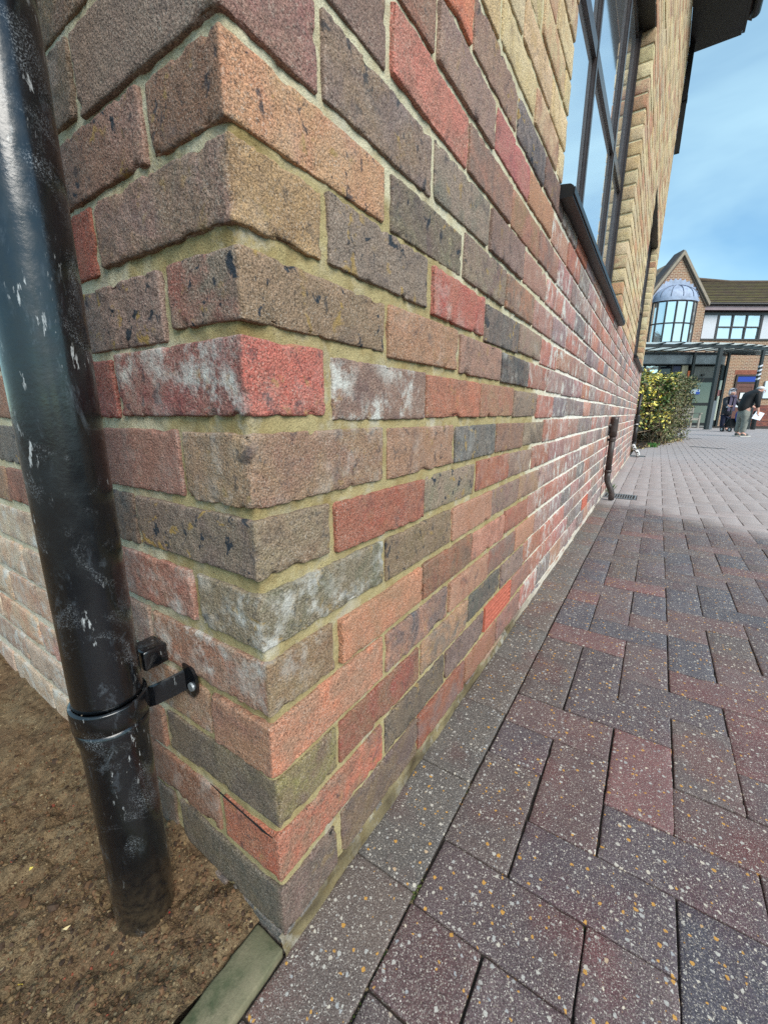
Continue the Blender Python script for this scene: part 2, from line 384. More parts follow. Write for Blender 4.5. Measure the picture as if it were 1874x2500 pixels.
# soil bed left of the concrete edging, modelled as a relief
def axis(a, b, fine, f0, f1, coarse):
    return np.unique(np.round(np.r_[np.arange(a, f0, coarse), np.arange(f0, f1, fine), np.arange(f1, b, coarse), b], 5))
xs = axis(-3, -.047, .0035, -.62, -.05, .03); ys = axis(-1.6, .03, .0035, -.42, .025, .03)
X, Y = np.meshgrid(xs, ys, indexing='ij'); G = np.stack([X, Y, X*0], -1)
def soil_h(X, Y):
    G = np.stack([X, Y, X*0], -1)
    h = -.028+np.clip(-X-.25, 0, 1)*.055+.010*fbm(G*7, 5, 2)+.0085*fbm(G*26, 8, 3)+.0035*np.abs(fbm(G*80, 21, 3))
    near = np.exp(-(Y/.05)**2)*np.clip((X+.3)/.25, 0, 1)
    h += np.exp(-(Y/.045)**2)*np.clip((-X-.04)/.06, 0, 1)*(.026+.006*vnoise(G*30, 31))*np.clip(1.3+X, .3, 1)+np.clip((X+.13)/.07, 0, 1)*(.008+.003*vnoise(G*40, 33))
    return h-.006*np.exp(-((X+.16)**2+(Y+.075)**2)/.0014)*0
Z = soil_h(X, Y)
n0, n1_ = X.shape; idx = np.arange(n0*n1_).reshape(n0, n1_)
Q = np.stack([idx[:-1, :-1], idx[1:, :-1], idx[1:, 1:], idx[:-1, 1:]], -1).reshape(-1, 4)
soil = MB().add(np.stack([X, Y, Z], -1), Q).build('soil', SOIL, smooth=True); tag(soil, kind='structure')
# crumbs and small stones on the soil
crumb = MB(); ico = bmesh.new(); bmesh.ops.create_icosphere(ico, subdivisions=1, radius=1)
iv = np.array([v.co[:] for v in ico.verts]); itf = np.array([[v.index for v in f.verts] for f in ico.faces]); ico.free()
pal = [(88, 66, 47), (108, 88, 62), (64, 49, 38), (112, 96, 72), (98, 73, 52), (126, 112, 88), (120, 62, 46)]
pw = np.array([6, 5, 5, 2, 5, .5, .25]); pw /= pw.sum()
for i in range(9000):
    x = -.05-abs(random.gauss(0, .26)); y = -.005-random.random()*.45
    if x < -1.2: continue
    s = .0008+.0022*random.random()**5+.0009*random.random()
    if random.random() < .015: s *= 2.0
    sc = np.array([1, .6+.6*random.random(), .5+.4*random.random()])*s
    a = random.random()*6.28; ro = np.array([[math.cos(a), -math.sin(a), 0], [math.sin(a), math.cos(a), 0], [0, 0, 1]])
    v = (iv*(1+.28*rng.standard_normal((len(iv), 1)))*sc)@ro.T
    z = float(soil_h(np.array([x]), np.array([y]))[0])
    cc = lin(pal[rng.choice(len(pal), p=pw)])*(.7+.6*random.random())
    crumb.add(v+np.array([x, y, z+s*.25]), itf, ca=cc)
tag(crumb.build('soil_crumbs', ATTR), 'brown crumbs and tiny stones lying on the bare soil', kind='stuff')
# concrete edging strip between soil and paving
kb = MB()
V, Qk = rbox((-.0225, -.60, -.06), (.0235, .595, .043), .012, .0025, .0012, .003, 3); kb.add(V, Qk)
def edging_mat():
    m = Mat('mossy_concrete'); c = m.mix(m.rng(m.noise(22, 4, .6), .35, .62), c4((120, 112, 88)), c4((90, 90, 66)))
    c = m.mix(m.rng(m.noise(34, 4, .65), .52, .70, 0, .7), c, c4((54, 66, 40)))
    c = m.mix(1, c, m.mix(m.noise(420, 3, .7), grey(.7), grey(1.3)), 'MULTIPLY')
    return m.fin(c, .9, m.bump(m.noise(260, 3, .7), .5, .0015))
tag(kb.build('edging_strip', edging_mat(), smooth=True), 'narrow mossy concrete edging strip between bare soil and block paving', 'edging')

# ------------------------------------------------------------------ pavers
VIEW = np.array([rt[:], up[:], fw[:]])
def px(P):
    d = (np.asarray(P, float)-np.array(CAM))@VIEW.T
    z = np.where(d[..., 2] > 1e-3, d[..., 2], np.nan)
    return np.stack([937+996.36*d[..., 0]/z, 1250-996.36*d[..., 1]/z, d[..., 2]], -1)
PX0, PY0, PPX, PPY = .1045, .229, .0998, .1016
near_pal = [((95, 79, 79), 4), ((88, 75, 78), 4), ((101, 78, 76), 3.5), ((80, 75, 82), 2.5), ((116, 80, 78), 1.2), ((96, 82, 79), 3)]
def pcol(x, y):
    w = np.array([q[1] for q in near_pal]); w = w/w.sum()
    c = np.array(near_pal[rng.choice(len(near_pal), p=w)][0], float)*(.94+.14*random.random())
    return lin(np.clip(c, 0, 255))
pv = []           # (x0, x1, y0, y1, colour)
GULL = [(.004, .236, 3.36, 3.60), (.0, .20, 7.12, 7.40)]
BED = [(-2, 8.75), (.12, 8.85), (.90, 12.9), (1.0, 14.6), (-2, 14.6)]
def inpoly(x, y, P):
    r = False
    for i in range(len(P)):
        (a, b), (c, d) = P[i], P[i-1]
        if (b > y) != (d > y) and x < (c-a)*(y-b)/(d-b)+a: r = not r
    return r
def clipbox(x0, x1, y0, y1):
    for g in GULL:
        if x0 < g[1] and x1 > g[0] and y0 < g[3] and y1 > g[2]:
            if y0 < g[2]-.02: return clipbox(x0, x1, y0, g[2])
            if y1 > g[3]+.02: return clipbox(x0, x1, g[3], y1)
            if x1 > g[1]+.02: return clipbox(g[1], x1, y0, y1)
            return None
    return x0, x1, y0, y1
def addp(x0, x1, y0, y1, col):
    if inpoly((x0+x1)/2, (y0+y1)/2, BED): return
    b = clipbox(x0, x1, y0, y1)
    if b is None: return
    q = px(np.array([(b[0]+b[1])/2, (b[2]+b[3])/2, GZ]))
    near = abs((b[0]+b[1])/2-.3)+abs((b[2]+b[3])/2) < 1.3
    if not near and not (q[2] > .05 and -500 < q[0] < 2500 and q[1] < 3300): return
    pv.append((*b, col))
for n in range(-8, 140):
    y0 = .139+.2065*(n-1); y1 = y0+.2065
    c = np.array([(104, 92, 84), (100, 87, 80), (97, 90, 84), (112, 84, 77), (101, 94, 88)][random.randrange(5)], float)
    addp(.0035, .1035, y0, y1, lin(c*(.95+.1*random.random())))
NI, NJ = 150, 250
for i in range(0, NI):
    for j in range(-14, NJ):
        x = PX0+PPX*i; y = PY0+PPY*j; r = (j-i) % 4
        if y > 24.5 or x > 15: continue
        if r == 0: addp(x, x+PPX, y, y+2*PPY, pcol(x, y))
        elif r == 3: addp(x, x+2*PPX, y, y+PPY, pcol(x, y))
        elif r == 2 and i == 0: addp(x, x+PPX, y, y+PPY, pcol(x, y))
def psize(b):
    q = px(np.array([[b[0], b[2], GZ], [b[1], b[2], GZ], [b[1], b[3], GZ], [b[0], b[3], GZ]]))
    if np.isnan(q).any(): return 0
    x, y = np.clip(q[:, 0], 0, 1874), np.clip(q[:, 1], 0, 2500)
    return .5*abs(np.dot(x, np.roll(y, 1))-np.dot(y, np.roll(x, 1)))
pv.sort(key=psize, reverse=True)
field = MB(); NEARP = 300
for n, (x0, x1, y0, y1, col) in enumerate(pv):
    gap = .0010; dz = random.gauss(0, .0006)
    x0 += gap; x1 -= gap; y0 += gap; y1 -= gap
    jx, jy = random.gauss(0, .0007), random.gauss(0, .0007)
    if n < NEARP:
        d = math.hypot((x0+x1)/2-CAM.x, (y0+y1)/2-CAM.y)
        res = .009 if d < .9 else (.02 if d < 1.7 else .05)
        a = random.gauss(0, .0025); tx, ty = random.gauss(0, .003), random.gauss(0, .003)
        rot = np.array([[1, -a, -ty], [a, 1, tx], [ty, -tx, 1]])
        V, Qp = rbox(((x0+x1)/2+jx, (y0+y1)/2+jy, GZ-.02+dz), ((x1-x0)/2, (y1-y0)/2, .02), res, .0026, .0005 if res < .03 else 0, .0045 if res < .03 else 0, n, rot)
        MB().add(V, Qp, ca=col).build('paver', PAVER, pav, smooth=True)
    else:
        b = .004; z = GZ+dz
        V = [(x0, y0, z-.016), (x1, y0, z-.016), (x1, y1, z-.016), (x0, y1, z-.016), (x0, y0, z-b), (x1, y0, z-b), (x1, y1, z-b), (x0, y1, z-b),
             (x0+b, y0+b, z), (x1-b, y0+b, z), (x1-b, y1-b, z), (x0+b, y1-b, z)]
        field.add(V, np.array([[0, 1, 5, 4], [1, 2, 6, 5], [2, 3, 7, 6], [3, 0, 4, 7], [4, 5, 9, 8], [5, 6, 10, 9], [6, 7, 11, 10], [7, 4, 8, 11], [8, 9, 10, 11]]), ca=col)
fo = field.build('far_pavers', PAVER, pav); fo['kind'] = 'stuff'

# ------------------------------------------------------------------ the brick building
YEND, ZTOP, BEND = 7.2, 5.1, 2.6
OPEN = [(1.07, 2.95, 1.2, 2.70), (4.85, 6.66, 1.2, 2.70)]
bld = thing('brick_building', 'multicoloured brick building whose corner stands in front, dark framed windows along its pavement side', 'building', (-1.2, 3.6, 0))
ADJ = {4: .001, 6: .0005, 7: -.0012, 8: .0045, 9: .0075, 10: .004, 11: .001, 12: -.0105, 13: -.008, 14: -.005}
def bedz(k, y): return .075*k+ADJ.get(k, 0)*math.exp(-max(y, 0)/.28)
DK = (94, 82, 79); PU = (122, 101, 97); GR = (134, 119, 107); TAN = (158, 126, 100); RED = (178, 84, 68); OR = (186, 118, 84); PK = (160, 108, 92); BL = (84, 88, 92); OL = (130, 118, 98); LP = (150, 122, 112)
# (colour a, colour b, bloom, spots) for the bricks nearest the camera, from the corner outwards
NA = {0: [(PU, DK, 0, .3), ((106, 88, 76), DK, 0, .2), ((150, 84, 68), PU, 0, .1), ((140, 92, 76), PK, 0, 0)],
      1: [((166, 112, 88), (190, 92, 66), 0, .5), (DK, (110, 96, 84), 0, .6), (DK, PU, 0, .5)],
      2: [((128, 108, 90), (150, 138, 92), 0, 0), ((128, 88, 70), (160, 72, 56), 0, 0), ((166, 116, 84), (92, 96, 100), 0, .4), ((96, 92, 86), DK, 0, .8)],
      3: [((190, 128, 92), (196, 108, 76), 0, .1), ((158, 116, 94), (88, 94, 100), 0, .6), ((176, 124, 98), PK, 0, 0), (PU, (150, 90, 74), 0, 0)],
      4: [((138, 116, 92), (120, 92, 76), .5, 0), ((190, 112, 82), (178, 124, 92), 0, 0), ((122, 96, 82), (150, 90, 72), 0, .2), ((180, 122, 96), PK, 0, 0), (PK, RED, 0, 0)],
      5: [((124, 118, 98), (110, 106, 94), .9, .7), ((136, 116, 92), (128, 104, 84), 0, .8), ((188, 128, 100), PK, 0, 0), (GR, PU, 0, .5)],
      6: [((132, 116, 98), (126, 106, 92), 0, .5), (RED, (168, 96, 78), 0, .1), (GR, (116, 112, 100), 0, 1), (PK, (150, 84, 72), .2, 0), (PU, LP, .2, .3)],
      7: [((150, 120, 96), (136, 104, 92), .35, .6), ((162, 130, 104), (146, 112, 92), .25, .6), ((106, 106, 104), BL, .2, .8), ((138, 104, 88), PU, 0, .4), (GR, DK, .1, .4)],
      8: [((196, 82, 74), (176, 98, 82), .15, .6), ((144, 116, 104), (120, 92, 88), 1.6, .4), ((184, 92, 74), (156, 96, 80), 0, .3), ((146, 116, 98), PK, 0, .4), ((124, 112, 102), GR, 0, .7)],
      9: [((142, 122, 100), (128, 108, 92), 0, 1.2), ((178, 120, 88), (158, 112, 88), .15, .2), ((142, 116, 102), PU, 0, .3), ((80, 84, 88), DK, .6, .6), ((186, 92, 80), LP, .8, 0)],
      10: [((166, 132, 102), (140, 110, 92), .1, .4), ((130, 118, 106), (118, 108, 100), 0, 1.2), ((200, 84, 74), (190, 102, 84), .3, 0), ((110, 100, 100), BL, .1, .9), ((138, 122, 112), LP, .2, .3)],
      11: [((186, 136, 98), (168, 122, 96), .1, .8), ((122, 112, 106), (110, 100, 96), 0, 1), ((126, 114, 108), PU, 0, .7), (PU, PK, .2, .3), (LP, PK, .6, 0)],
      12: [((138, 108, 100), (160, 96, 88), 0, .1), ((112, 104, 104), (136, 112, 100), .1, .8), ((130, 116, 106), (112, 108, 106), 0, .6), ((140, 116, 106), PU, 0, .3), ((170, 104, 94), LP, .2, 0)],
      13: [((140, 112, 104), PU, 0, .2), ((176, 110, 102), (162, 112, 104), 0, .1), ((150, 112, 102), PU, 0, .2), ((166, 116, 100), TAN, 0, .2), (PU, PK, .2, 0)],
      14: [((170, 104, 94), PK, 0, .2), ((150, 120, 104), (160, 112, 96), 0, .6), ((150, 118, 106), PU, 0, .3), ((186, 92, 92), (176, 104, 98), 0, 0), ((176, 112, 86), OR, 0, .2)],
      15: [((204, 104, 70), OR, 0, .4), ((206, 100, 66), (196, 110, 80), 0, .4), ((140, 112, 104), PU, 0, .6), ((112, 106, 110), BL, 0, 1), (PU, DK, 0, .5)]}
NB = {12: [((132, 114, 108), (116, 100, 96), .15, .2), ((160, 84, 72), PK, 0, 0)], 11: [((132, 106, 96), (120, 92, 82), 0, 1)], 13: [((140, 120, 108), PU, 0, .2)],
      10: [((196, 82, 62), RED, 0, 0)], 9: [((126, 110, 106), PU, 0, 1.3)], 8: [((164, 78, 76), RED, 0, 0)], 7: [((146, 104, 98), (152, 110, 104), .3, .1)],
      6: [(PU, BL, 0, .8)], 5: [((150, 118, 106), (166, 96, 78), .7, .1)], 4: [(LP, (176, 160, 146), .8, .1)], 3: [((150, 104, 86), (150, 130, 116), 1.1, 0)],
      2: [((150, 118, 100), PK, .6, 0)], 1: [((138, 92, 76), (152, 120, 100), .4, 0)], 0: [(DK, (104, 92, 80), .2, 0)]}
# corner bricks whose B side matters are kept as one solid brick; a second tint blends in along X
CORB = {0: (DK, (96, 88, 76)), 1: ((196, 86, 58), (172, 100, 76)), 2: ((96, 88, 78), (112, 100, 84)), 3: ((176, 118, 86), (160, 112, 84)), 4: ((150, 110, 90), (160, 140, 122)),
        5: ((128, 120, 96), (120, 112, 96)), 6: ((122, 108, 98), (112, 100, 92)), 7: ((142, 122, 98), (150, 124, 104)), 8: ((146, 84, 76), (150, 116, 110)), 9: ((132, 116, 104), (140, 92, 84)),
        10: ((134, 112, 100), (122, 102, 94)), 11: ((116, 90, 74), (128, 98, 78)), 12: ((130, 110, 104), (122, 106, 98))}
mult = [((148, 104, 92), PU, 0, .3), ((136, 108, 98), DK, 0, .6), ((122, 106, 100), PU, .1, .7), ((162, 96, 84), PK, .1, .1), ((108, 100, 100), BL, 0, 1), ((144, 118, 102), TAN, .2, .4), ((172, 112, 88), OR, 0, .2)]
pink = [((166, 124, 118), (150, 108, 102), 0.9, .1), ((146, 118, 116), (160, 130, 126), 0.9, .4), ((134, 118, 120), (112, 104, 110), 0.7, .7), ((174, 108, 102), (164, 116, 112), 1.4, 0), ((150, 122, 124), (132, 116, 122), 1.1, .4),
        ((188, 104, 88), (172, 112, 102), 0.9, 0), ((120, 114, 122), (104, 102, 112), 0.9, .7), ((172, 128, 116), (160, 118, 108), 1.2, .1), ((160, 112, 112), (146, 116, 120), 1.6, .1)]
stock = [((202, 186, 152), (190, 166, 122), 0, .3), ((190, 174, 142), (200, 186, 154), 0, .2), ((212, 198, 160), (196, 178, 140), 0, .2), ((188, 160, 122), (204, 184, 142), 0, .3), ((184, 146, 112), (196, 126, 92), 0, .2), ((198, 182, 148), (186, 124, 98), 0, .2)]
pale = [((200, 186, 166), (178, 156, 138), 1.2, .1), ((206, 194, 174), (184, 150, 130), 1.1, 0), ((188, 168, 154), (166, 136, 124), 1.2, .2), ((184, 142, 126), (196, 176, 156), .9, 0)]
bricks = []
AIR = []
def pick(wall, k, i, s, z):
    d = (NA if wall == 'A' else NB).get(k)
    if d and i < len(d): return d[i]
    if k == 15 and .85 < s < 3 and random.random() < .4: return ((212, 98, 66), (188, 96, 76), 0, .2)
    if z > 1.2: base = stock
    elif wall == 'B' and z < .42 and s > .3: base = pale
    elif wall == 'B': base = mult if s < .8 else pink
    elif s > .95 or (z > .75 and s > .7): base = pink
    else: base = mult
    return base[rng.integers(len(base))]
def vary(c):
    c = np.array(c, float); l = c@np.array([.3, .6, .1]); k = .32 if c[0] > 1.75*c[2] and c[0] > 150 else .08
    c = (c*(1-k)+l*k)*np.array([1.03, 1.0, .96])
    return np.clip(np.array(c, float)*(1+.05*rng.standard_normal())+2.5*rng.standard_normal(3), 5, 250)
for k in range(-1, 68):
    # long wall A: runs along +Y, faces +X
    y = 0; i = 0; first = .215 if k % 2 else .1025
    while y < YEND-.02:
        ln = first if i == 0 else .215
        y1 = min(y+ln, YEND); zc = bedz(k, y)*.5+bedz(k+1, y)*.5
        segs = [(y, y1)]
        for (oa, ob, za, zb) in OPEN:
            if za < zc < zb:
                ns = []
                for a, b in segs:
                    if b <= oa or a >= ob: ns.append((a, b)); continue
                    if a < oa-.03: ns.append((a, oa))
                    if b > ob+.03: ns.append((ob, b))
                segs = ns
        for a, b in segs:
            if b-a < .03: continue
            if k == 1 and (abs(a-.675) < .02 or abs(a-2.25) < .02): AIR.append((a, b, zc)); continue
            c = pick('A', k, i, a, zc)
            dep = .215 if (i == 0 and k % 2 == 0) else .1025
            bricks.append(dict(w='A', k=k, i=i, lo=(-dep, a, bedz(k, a)), hi=(0, b, bedz(k+1, a)), c=c, s=a, cor=i == 0))
        y = y1+.010; i += 1
    # short wall B: runs along -X, faces -Y
    x = .1125 if k % 2 else .225; i = 0
    while x < BEND-.02:
        x1 = min(x+.215, BEND); zc = bedz(k, x)*.5+bedz(k+1, x)*.5
        bricks.append(dict(w='B', k=k, i=i, lo=(-x1, 0, bedz(k, x)), hi=(-x, .1025, bedz(k+1, x)), c=pick('B', k, i, x, zc), s=x, cor=False))
        x = x1+.010; i += 1
def bsize(b):
    lo, hi = b['lo'], b['hi']
    if b['w'] == 'A' : P = [(0, lo[1], lo[2]), (0, hi[1], lo[2]), (0, hi[1], hi[2]), (0, lo[1], hi[2])]
    else: P = [(lo[0], 0, lo[2]), (hi[0], 0, lo[2]), (hi[0], 0, hi[2]), (lo[0], 0, hi[2])]
    q = px(np.array(P))
    if np.isnan(q).any(): return 0
    x, y = np.clip(q[:, 0], 0, 1874), np.clip(q[:, 1], 0, 2500)
    return .5*abs(np.dot(x, np.roll(y, 1))-np.dot(y, np.roll(x, 1)))
for b in bricks: b['a'] = bsize(b)
bricks.sort(key=lambda b: -b['a'])
bf = MB()
for n, b in enumerate(bricks):
    lo, hi = np.array(b['lo'], float), np.array(b['hi'], float)
    jz = .0060 if (b['k'] < 10 and b['s'] < 1.0) else .0050
    lo[2] += jz; hi[2] -= jz
    if b['k'] == 0: lo[2] -= .009
    c = (lo+hi)/2; h = (hi-lo)/2
    a, bb, wh, sp = b['c']; ca = lin(vary(a)); cb = lin(vary(bb))
    near = n < 300
    d = np.linalg.norm(c-np.array(CAM))
    jit = .0016 if d < 1.5 else .0008
    c = c+rng.standard_normal(3)*np.array([.0008 if b['w'] == 'A' or b['cor'] else .0014, .0008 if b['w'] == 'B' or b['cor'] else .0014, jit])+np.array([.0012 if b['w'] == 'A' else 0, -.0012 if b['w'] == 'B' or b['cor'] else 0, 0]); h = h+rng.standard_normal(3)*np.array([.0004, .0008, .0009])
    r = rng.standard_normal(3)*(.006 if d < 1.4 else .003)
    rot = np.array([[1, -r[2], r[1]], [r[2], 1, -r[0]], [-r[1], r[0], 1]])
    if near:
        res = .0032 if n < 26 else .0045 if d < .75 else (.007 if d < 1.1 else .014 if d < 2 else .03)
        amp = .0010*(.55+1.1*random.random()**1.5); V, Qb = rbox(c, h, res, .0024 if d < 1.1 else .003, amp if res < .02 else 0, .0075, n, rot)
    else: V, Qb = rbox(c, h, 1.0, .004, 0, 0, n, rot)
    CA = np.tile(ca, (len(V), 1)); CB = np.tile(cb, (len(V), 1)); FX = np.tile([wh, sp, 0.], (len(V), 1))
    if b['cor'] and b['k'] in CORB:         # the return face of a corner brick fired to a different tint
        a2, b2 = CORB[b['k']]; t = np.clip((.012-V[:, 1])/.012, 0, 1)[:, None]*np.clip(-V[:, 0]/.004, 0, 1)[:, None]
        CA = CA*(1-t)+lin(vary(a2))*t; CB = CB*(1-t)+lin(vary(b2))*t
        if b['k'] in (8, 4): FX[:, 0] = FX[:, 0]*(1-t[:, 0])+1.1*t[:, 0]
        if b['k'] == 6: FX[:, 1] = FX[:, 1]*(1-t[:, 0])+1.4*t[:, 0]
    if near: MB().add(V, Qb, ca=CA, cb=CB, fx=FX).build('brick', BRICK, bld, smooth=True)
    else: bf.add(V, Qb, ca=CA, cb=CB, fx=FX)
o = bf.build('brickwork', BRICK, bld, smooth=True); o['kind'] = 'stuff'
# mortar: an L-shaped relief behind the brick faces
def mcol(s, z):     # s>0 along A, s<0 along B
    n = .10*vnoise(np.stack([s*9, z*9, s*0], -1), 4)+.04*vnoise(np.stack([s*45, z*45, s*0], -1), 6)
    zlim = np.where(s >= 0, .85-.12*np.clip(s, 0, 1), .80); slim = np.where(s >= 0, 1.0, .15+.35*np.clip(.32-z, 0, .32)*2)
    f = np.clip((zlim+n*.7-z)/.05+.5, 0, 1)*np.clip((slim+n-np.abs(s))/.05+.5, 0, 1)
    fresh = lin((168, 153, 112)); old = lin((198, 190, 162)); far = lin((232, 226, 214)); white = lin((205, 196, 176)); yel = lin((196, 186, 152))
    o = old[None]*np.ones((len(s), 1)); t = np.clip((s-.9)/.5, 0, 1)[:, None]; o = o*(1-t)+far*t
    t = (np.clip((.42-z)/.1, 0, 1)*(s < -.25))[:, None]; o = o*(1-t)+white*t
    t = np.clip((z-1.2)/.03, 0, 1)[:, None]; o = o*(1-t)+yel*t
    o = o*(1-f[:, None])+fresh*f[:, None]
    st = 0
    for zc_, w_ in ((.753, .55), (.682, .8), (.826, .7), (.604, .45), (.528, .35), (.30, .3)): st = st+w_*np.exp(-((z-zc_)/.014)**2)
    st = (st*np.exp(-(s/.05)**2)*np.clip(.75+n*6, 0, 1.2))[:, None]
    return o*(1-st)+lin((118, 94, 44))*st
rc = .010
ss = np.unique(np.round(np.r_[np.arange(-BEND, -.6, .05), np.arange(-.6, -rc, .005), np.linspace(-rc, rc, 7), np.arange(rc, .75, .005), np.arange(.75, 1.064, .012), 1.064], 5))
zs = np.unique(np.round(np.r_[-.085, np.arange(-.08, 1.0, .005), np.arange(1.0, 1.9, .015), np.arange(1.9, ZTOP, .2), ZTOP], 5))
SS, ZZ = np.meshgrid(ss, zs, indexing='ij'); s = SS.ravel(); z = ZZ.ravel()
th = np.clip((s/rc+1)/2, 0, 1)*math.pi/2
Px = np.where(s < -rc, s, np.where(s > rc, 0, -rc+rc*np.sin(th))); Py = np.where(s < -rc, 0, np.where(s > rc, s, rc-rc*np.cos(th)))
Nx = np.where(s < -rc, 0, np.where(s > rc, 1, np.sin(th))); Ny = np.where(s < -rc, -1, np.where(s > rc, 0, -np.cos(th)))
G = np.stack([s, z, s*0], -1)
col_ = mcol(s, z)
rec = -.0040+.0016*fbm(G*60, 2, 3)+.0018*vnoise(G*14, 9)+.0012*np.abs(fbm(G*170, 12, 2))
rec += .0035*np.clip((z-.82)/.06, 0, 1)*(s > 0)*(.5+.5*vnoise(G*30, 5))+.0025*(s < -.12)*(.5+.5*vnoise(G*25, 15))
rec = np.minimum(rec, -.0030+.0012*vnoise(G*60, 77))
Vm = np.stack([Px+Nx*rec, Py+Ny*rec, z], -1)
a_, b_ = SS.shape; ix = np.arange(a_*b_).reshape(a_, b_)
Qm = np.stack([ix[:-1, :-1], ix[1:, :-1], ix[1:, 1:], ix[:-1, 1:]], -1).reshape(-1, 4)
mm = MB().add(Vm, Qm, ca=col_)
def mpanel(y0, y1, z0, z1):
    ny, nz = max(2, int((y1-y0)/.12)+1), max(2, int((z1-z0)/.15)+1)
    A, B = np.meshgrid(np.linspace(y0, y1, ny), np.linspace(z0, z1, nz), indexing='ij'); s = A.ravel(); z = B.ravel()
    ix = np.arange(ny*nz).reshape(ny, nz); Qm = np.stack([ix[:-1, :-1], ix[1:, :-1], ix[1:, 1:], ix[:-1, 1:]], -1).reshape(-1, 4)
    mm.add(np.stack([s*0-.0035, s, z], -1), Qm, ca=mcol(s, z))
mpanel(1.064, YEND-.005, -.085, 1.197); mpanel(1.064, YEND-.005, 2.703, ZTOP); mpanel(2.956, 4.844, 1.197, 2.703); mpanel(6.664, YEND-.005, 1.197, 2.703)
mc = lin((196, 186, 152))
for yj in (2.956, 6.664): mm.box((-.30, yj, 1.197), (-.0042, yj+.06, 2.703), ca=mc)
for yj in (1.064, 4.844): mm.box((-.30, yj-.06, 1.197), (-.0072, yj, 2.703), ca=mc)
mm.box((-.30, YEND-.07, -.085), (-.0052, YEND-.004, ZTOP), ca=mc)
mm.build('mortar', MORTAR, bld, smooth=True)
MB().box((-BEND, .12, -.08), (-.31, YEND-.08, ZTOP)).build('inner_wall', DARK, bld)
# mortar fillet at the foot of wall A
ys_ = np.r_[np.arange(-.006, 1.2, .008), np.arange(1.2, YEND, .06)]; prof = np.array([(-.004, -.002), (.0000, -.005), (.0022, -.010), (.0016, -.014), (.0042, -.020), (.0062, -.030), (.0062, -.045)])
A, B = np.meshgrid(np.arange(len(ys_)), np.arange(len(prof)), indexing='ij')
yy = ys_[A.ravel()]; pp = prof[B.ravel()]; Gf = np.stack([yy, pp[:, 0]*5, pp[:, 1]*5], -1)
fade = np.clip(1.25-yy*.12, .55, 1)
Vf = np.stack([pp[:, 0]*fade+.0022*fbm(Gf*40, 3, 3)+.0025*vnoise(Gf*9, 5), yy, pp[:, 1]+.0025*fbm(Gf*33, 8, 3)], -1)
ix = np.arange(len(yy)).reshape(A.shape); Qf = np.stack([ix[:-1, :-1], ix[:-1, 1:], ix[1:, 1:], ix[1:, :-1]], -1).reshape(-1, 4)
t = np.clip((yy-.9)/.4, 0, 1)[:, None]; fn = np.clip(.5+.5*fbm(Gf*22, 41, 3), 0, 1)[:, None]; fc = (lin((140, 126, 94))*fn+lin((74, 64, 50))*(1-fn))*(1-t)+lin((196, 186, 172))*t
MB().add(Vf, Qf, ca=fc).build('mortar_fillet', MORTAR, bld, smooth=True)
ck = MB(); ck.tube([(-.118, -.0044, .1575), (-.09, -.0046, .1545), (-.055, -.0046, .1520), (-.02, -.0046, .1490), (-.004, -.0046, .1500)], [.0004, .0010, .0008, .0011, .0004], 6); ck.build('shrinkage_crack', DARK, bld)
# air bricks
for (a, b, zc) in AIR:
    f = MB()
    f.box((-.08, a, zc-.0325), (.002, b, zc-.0275)).box((-.08, a, zc+.0275), (.002, b, zc+.0325)).box((-.08, a, zc-.0275), (.002, a+.006, zc+.0275)).box((-.08, b-.006, zc-.0275), (.002, b, zc+.0275))
    f = f.build('air_brick', TERRA, bld)
    lv = MB()
    for r in range(4):
        zz = zc-.0195+.013*r; lv.poly([(-.03, a+.006, zz-.0026), (.002, a+.006, zz-.0026), (.002, a+.006, zz+.0010), (.0, a+.006, zz+.0020), (-.03, a+.006, zz+.0020)], (0, b-a-.012, 0))
    lv.build('louvre', TERRA, f, recalc=True)
    vt = MB()
    for r in range(5):
        for q in range(6):
            y0 = a+.018+.034*q+(.017 if r % 2 else 0); zz = zc-.026+.013*r
            if y0 < b-.012: vt.box((-.03, y0, zz-.0030), (-.010, y0+.009, zz+.0040))
    vt.build('web', TERRA, f)
    MB().box((-.075, a+.006, zc-.0275), (-.035, b-.006, zc+.0275)).build('dark_cavity', DARK, f)
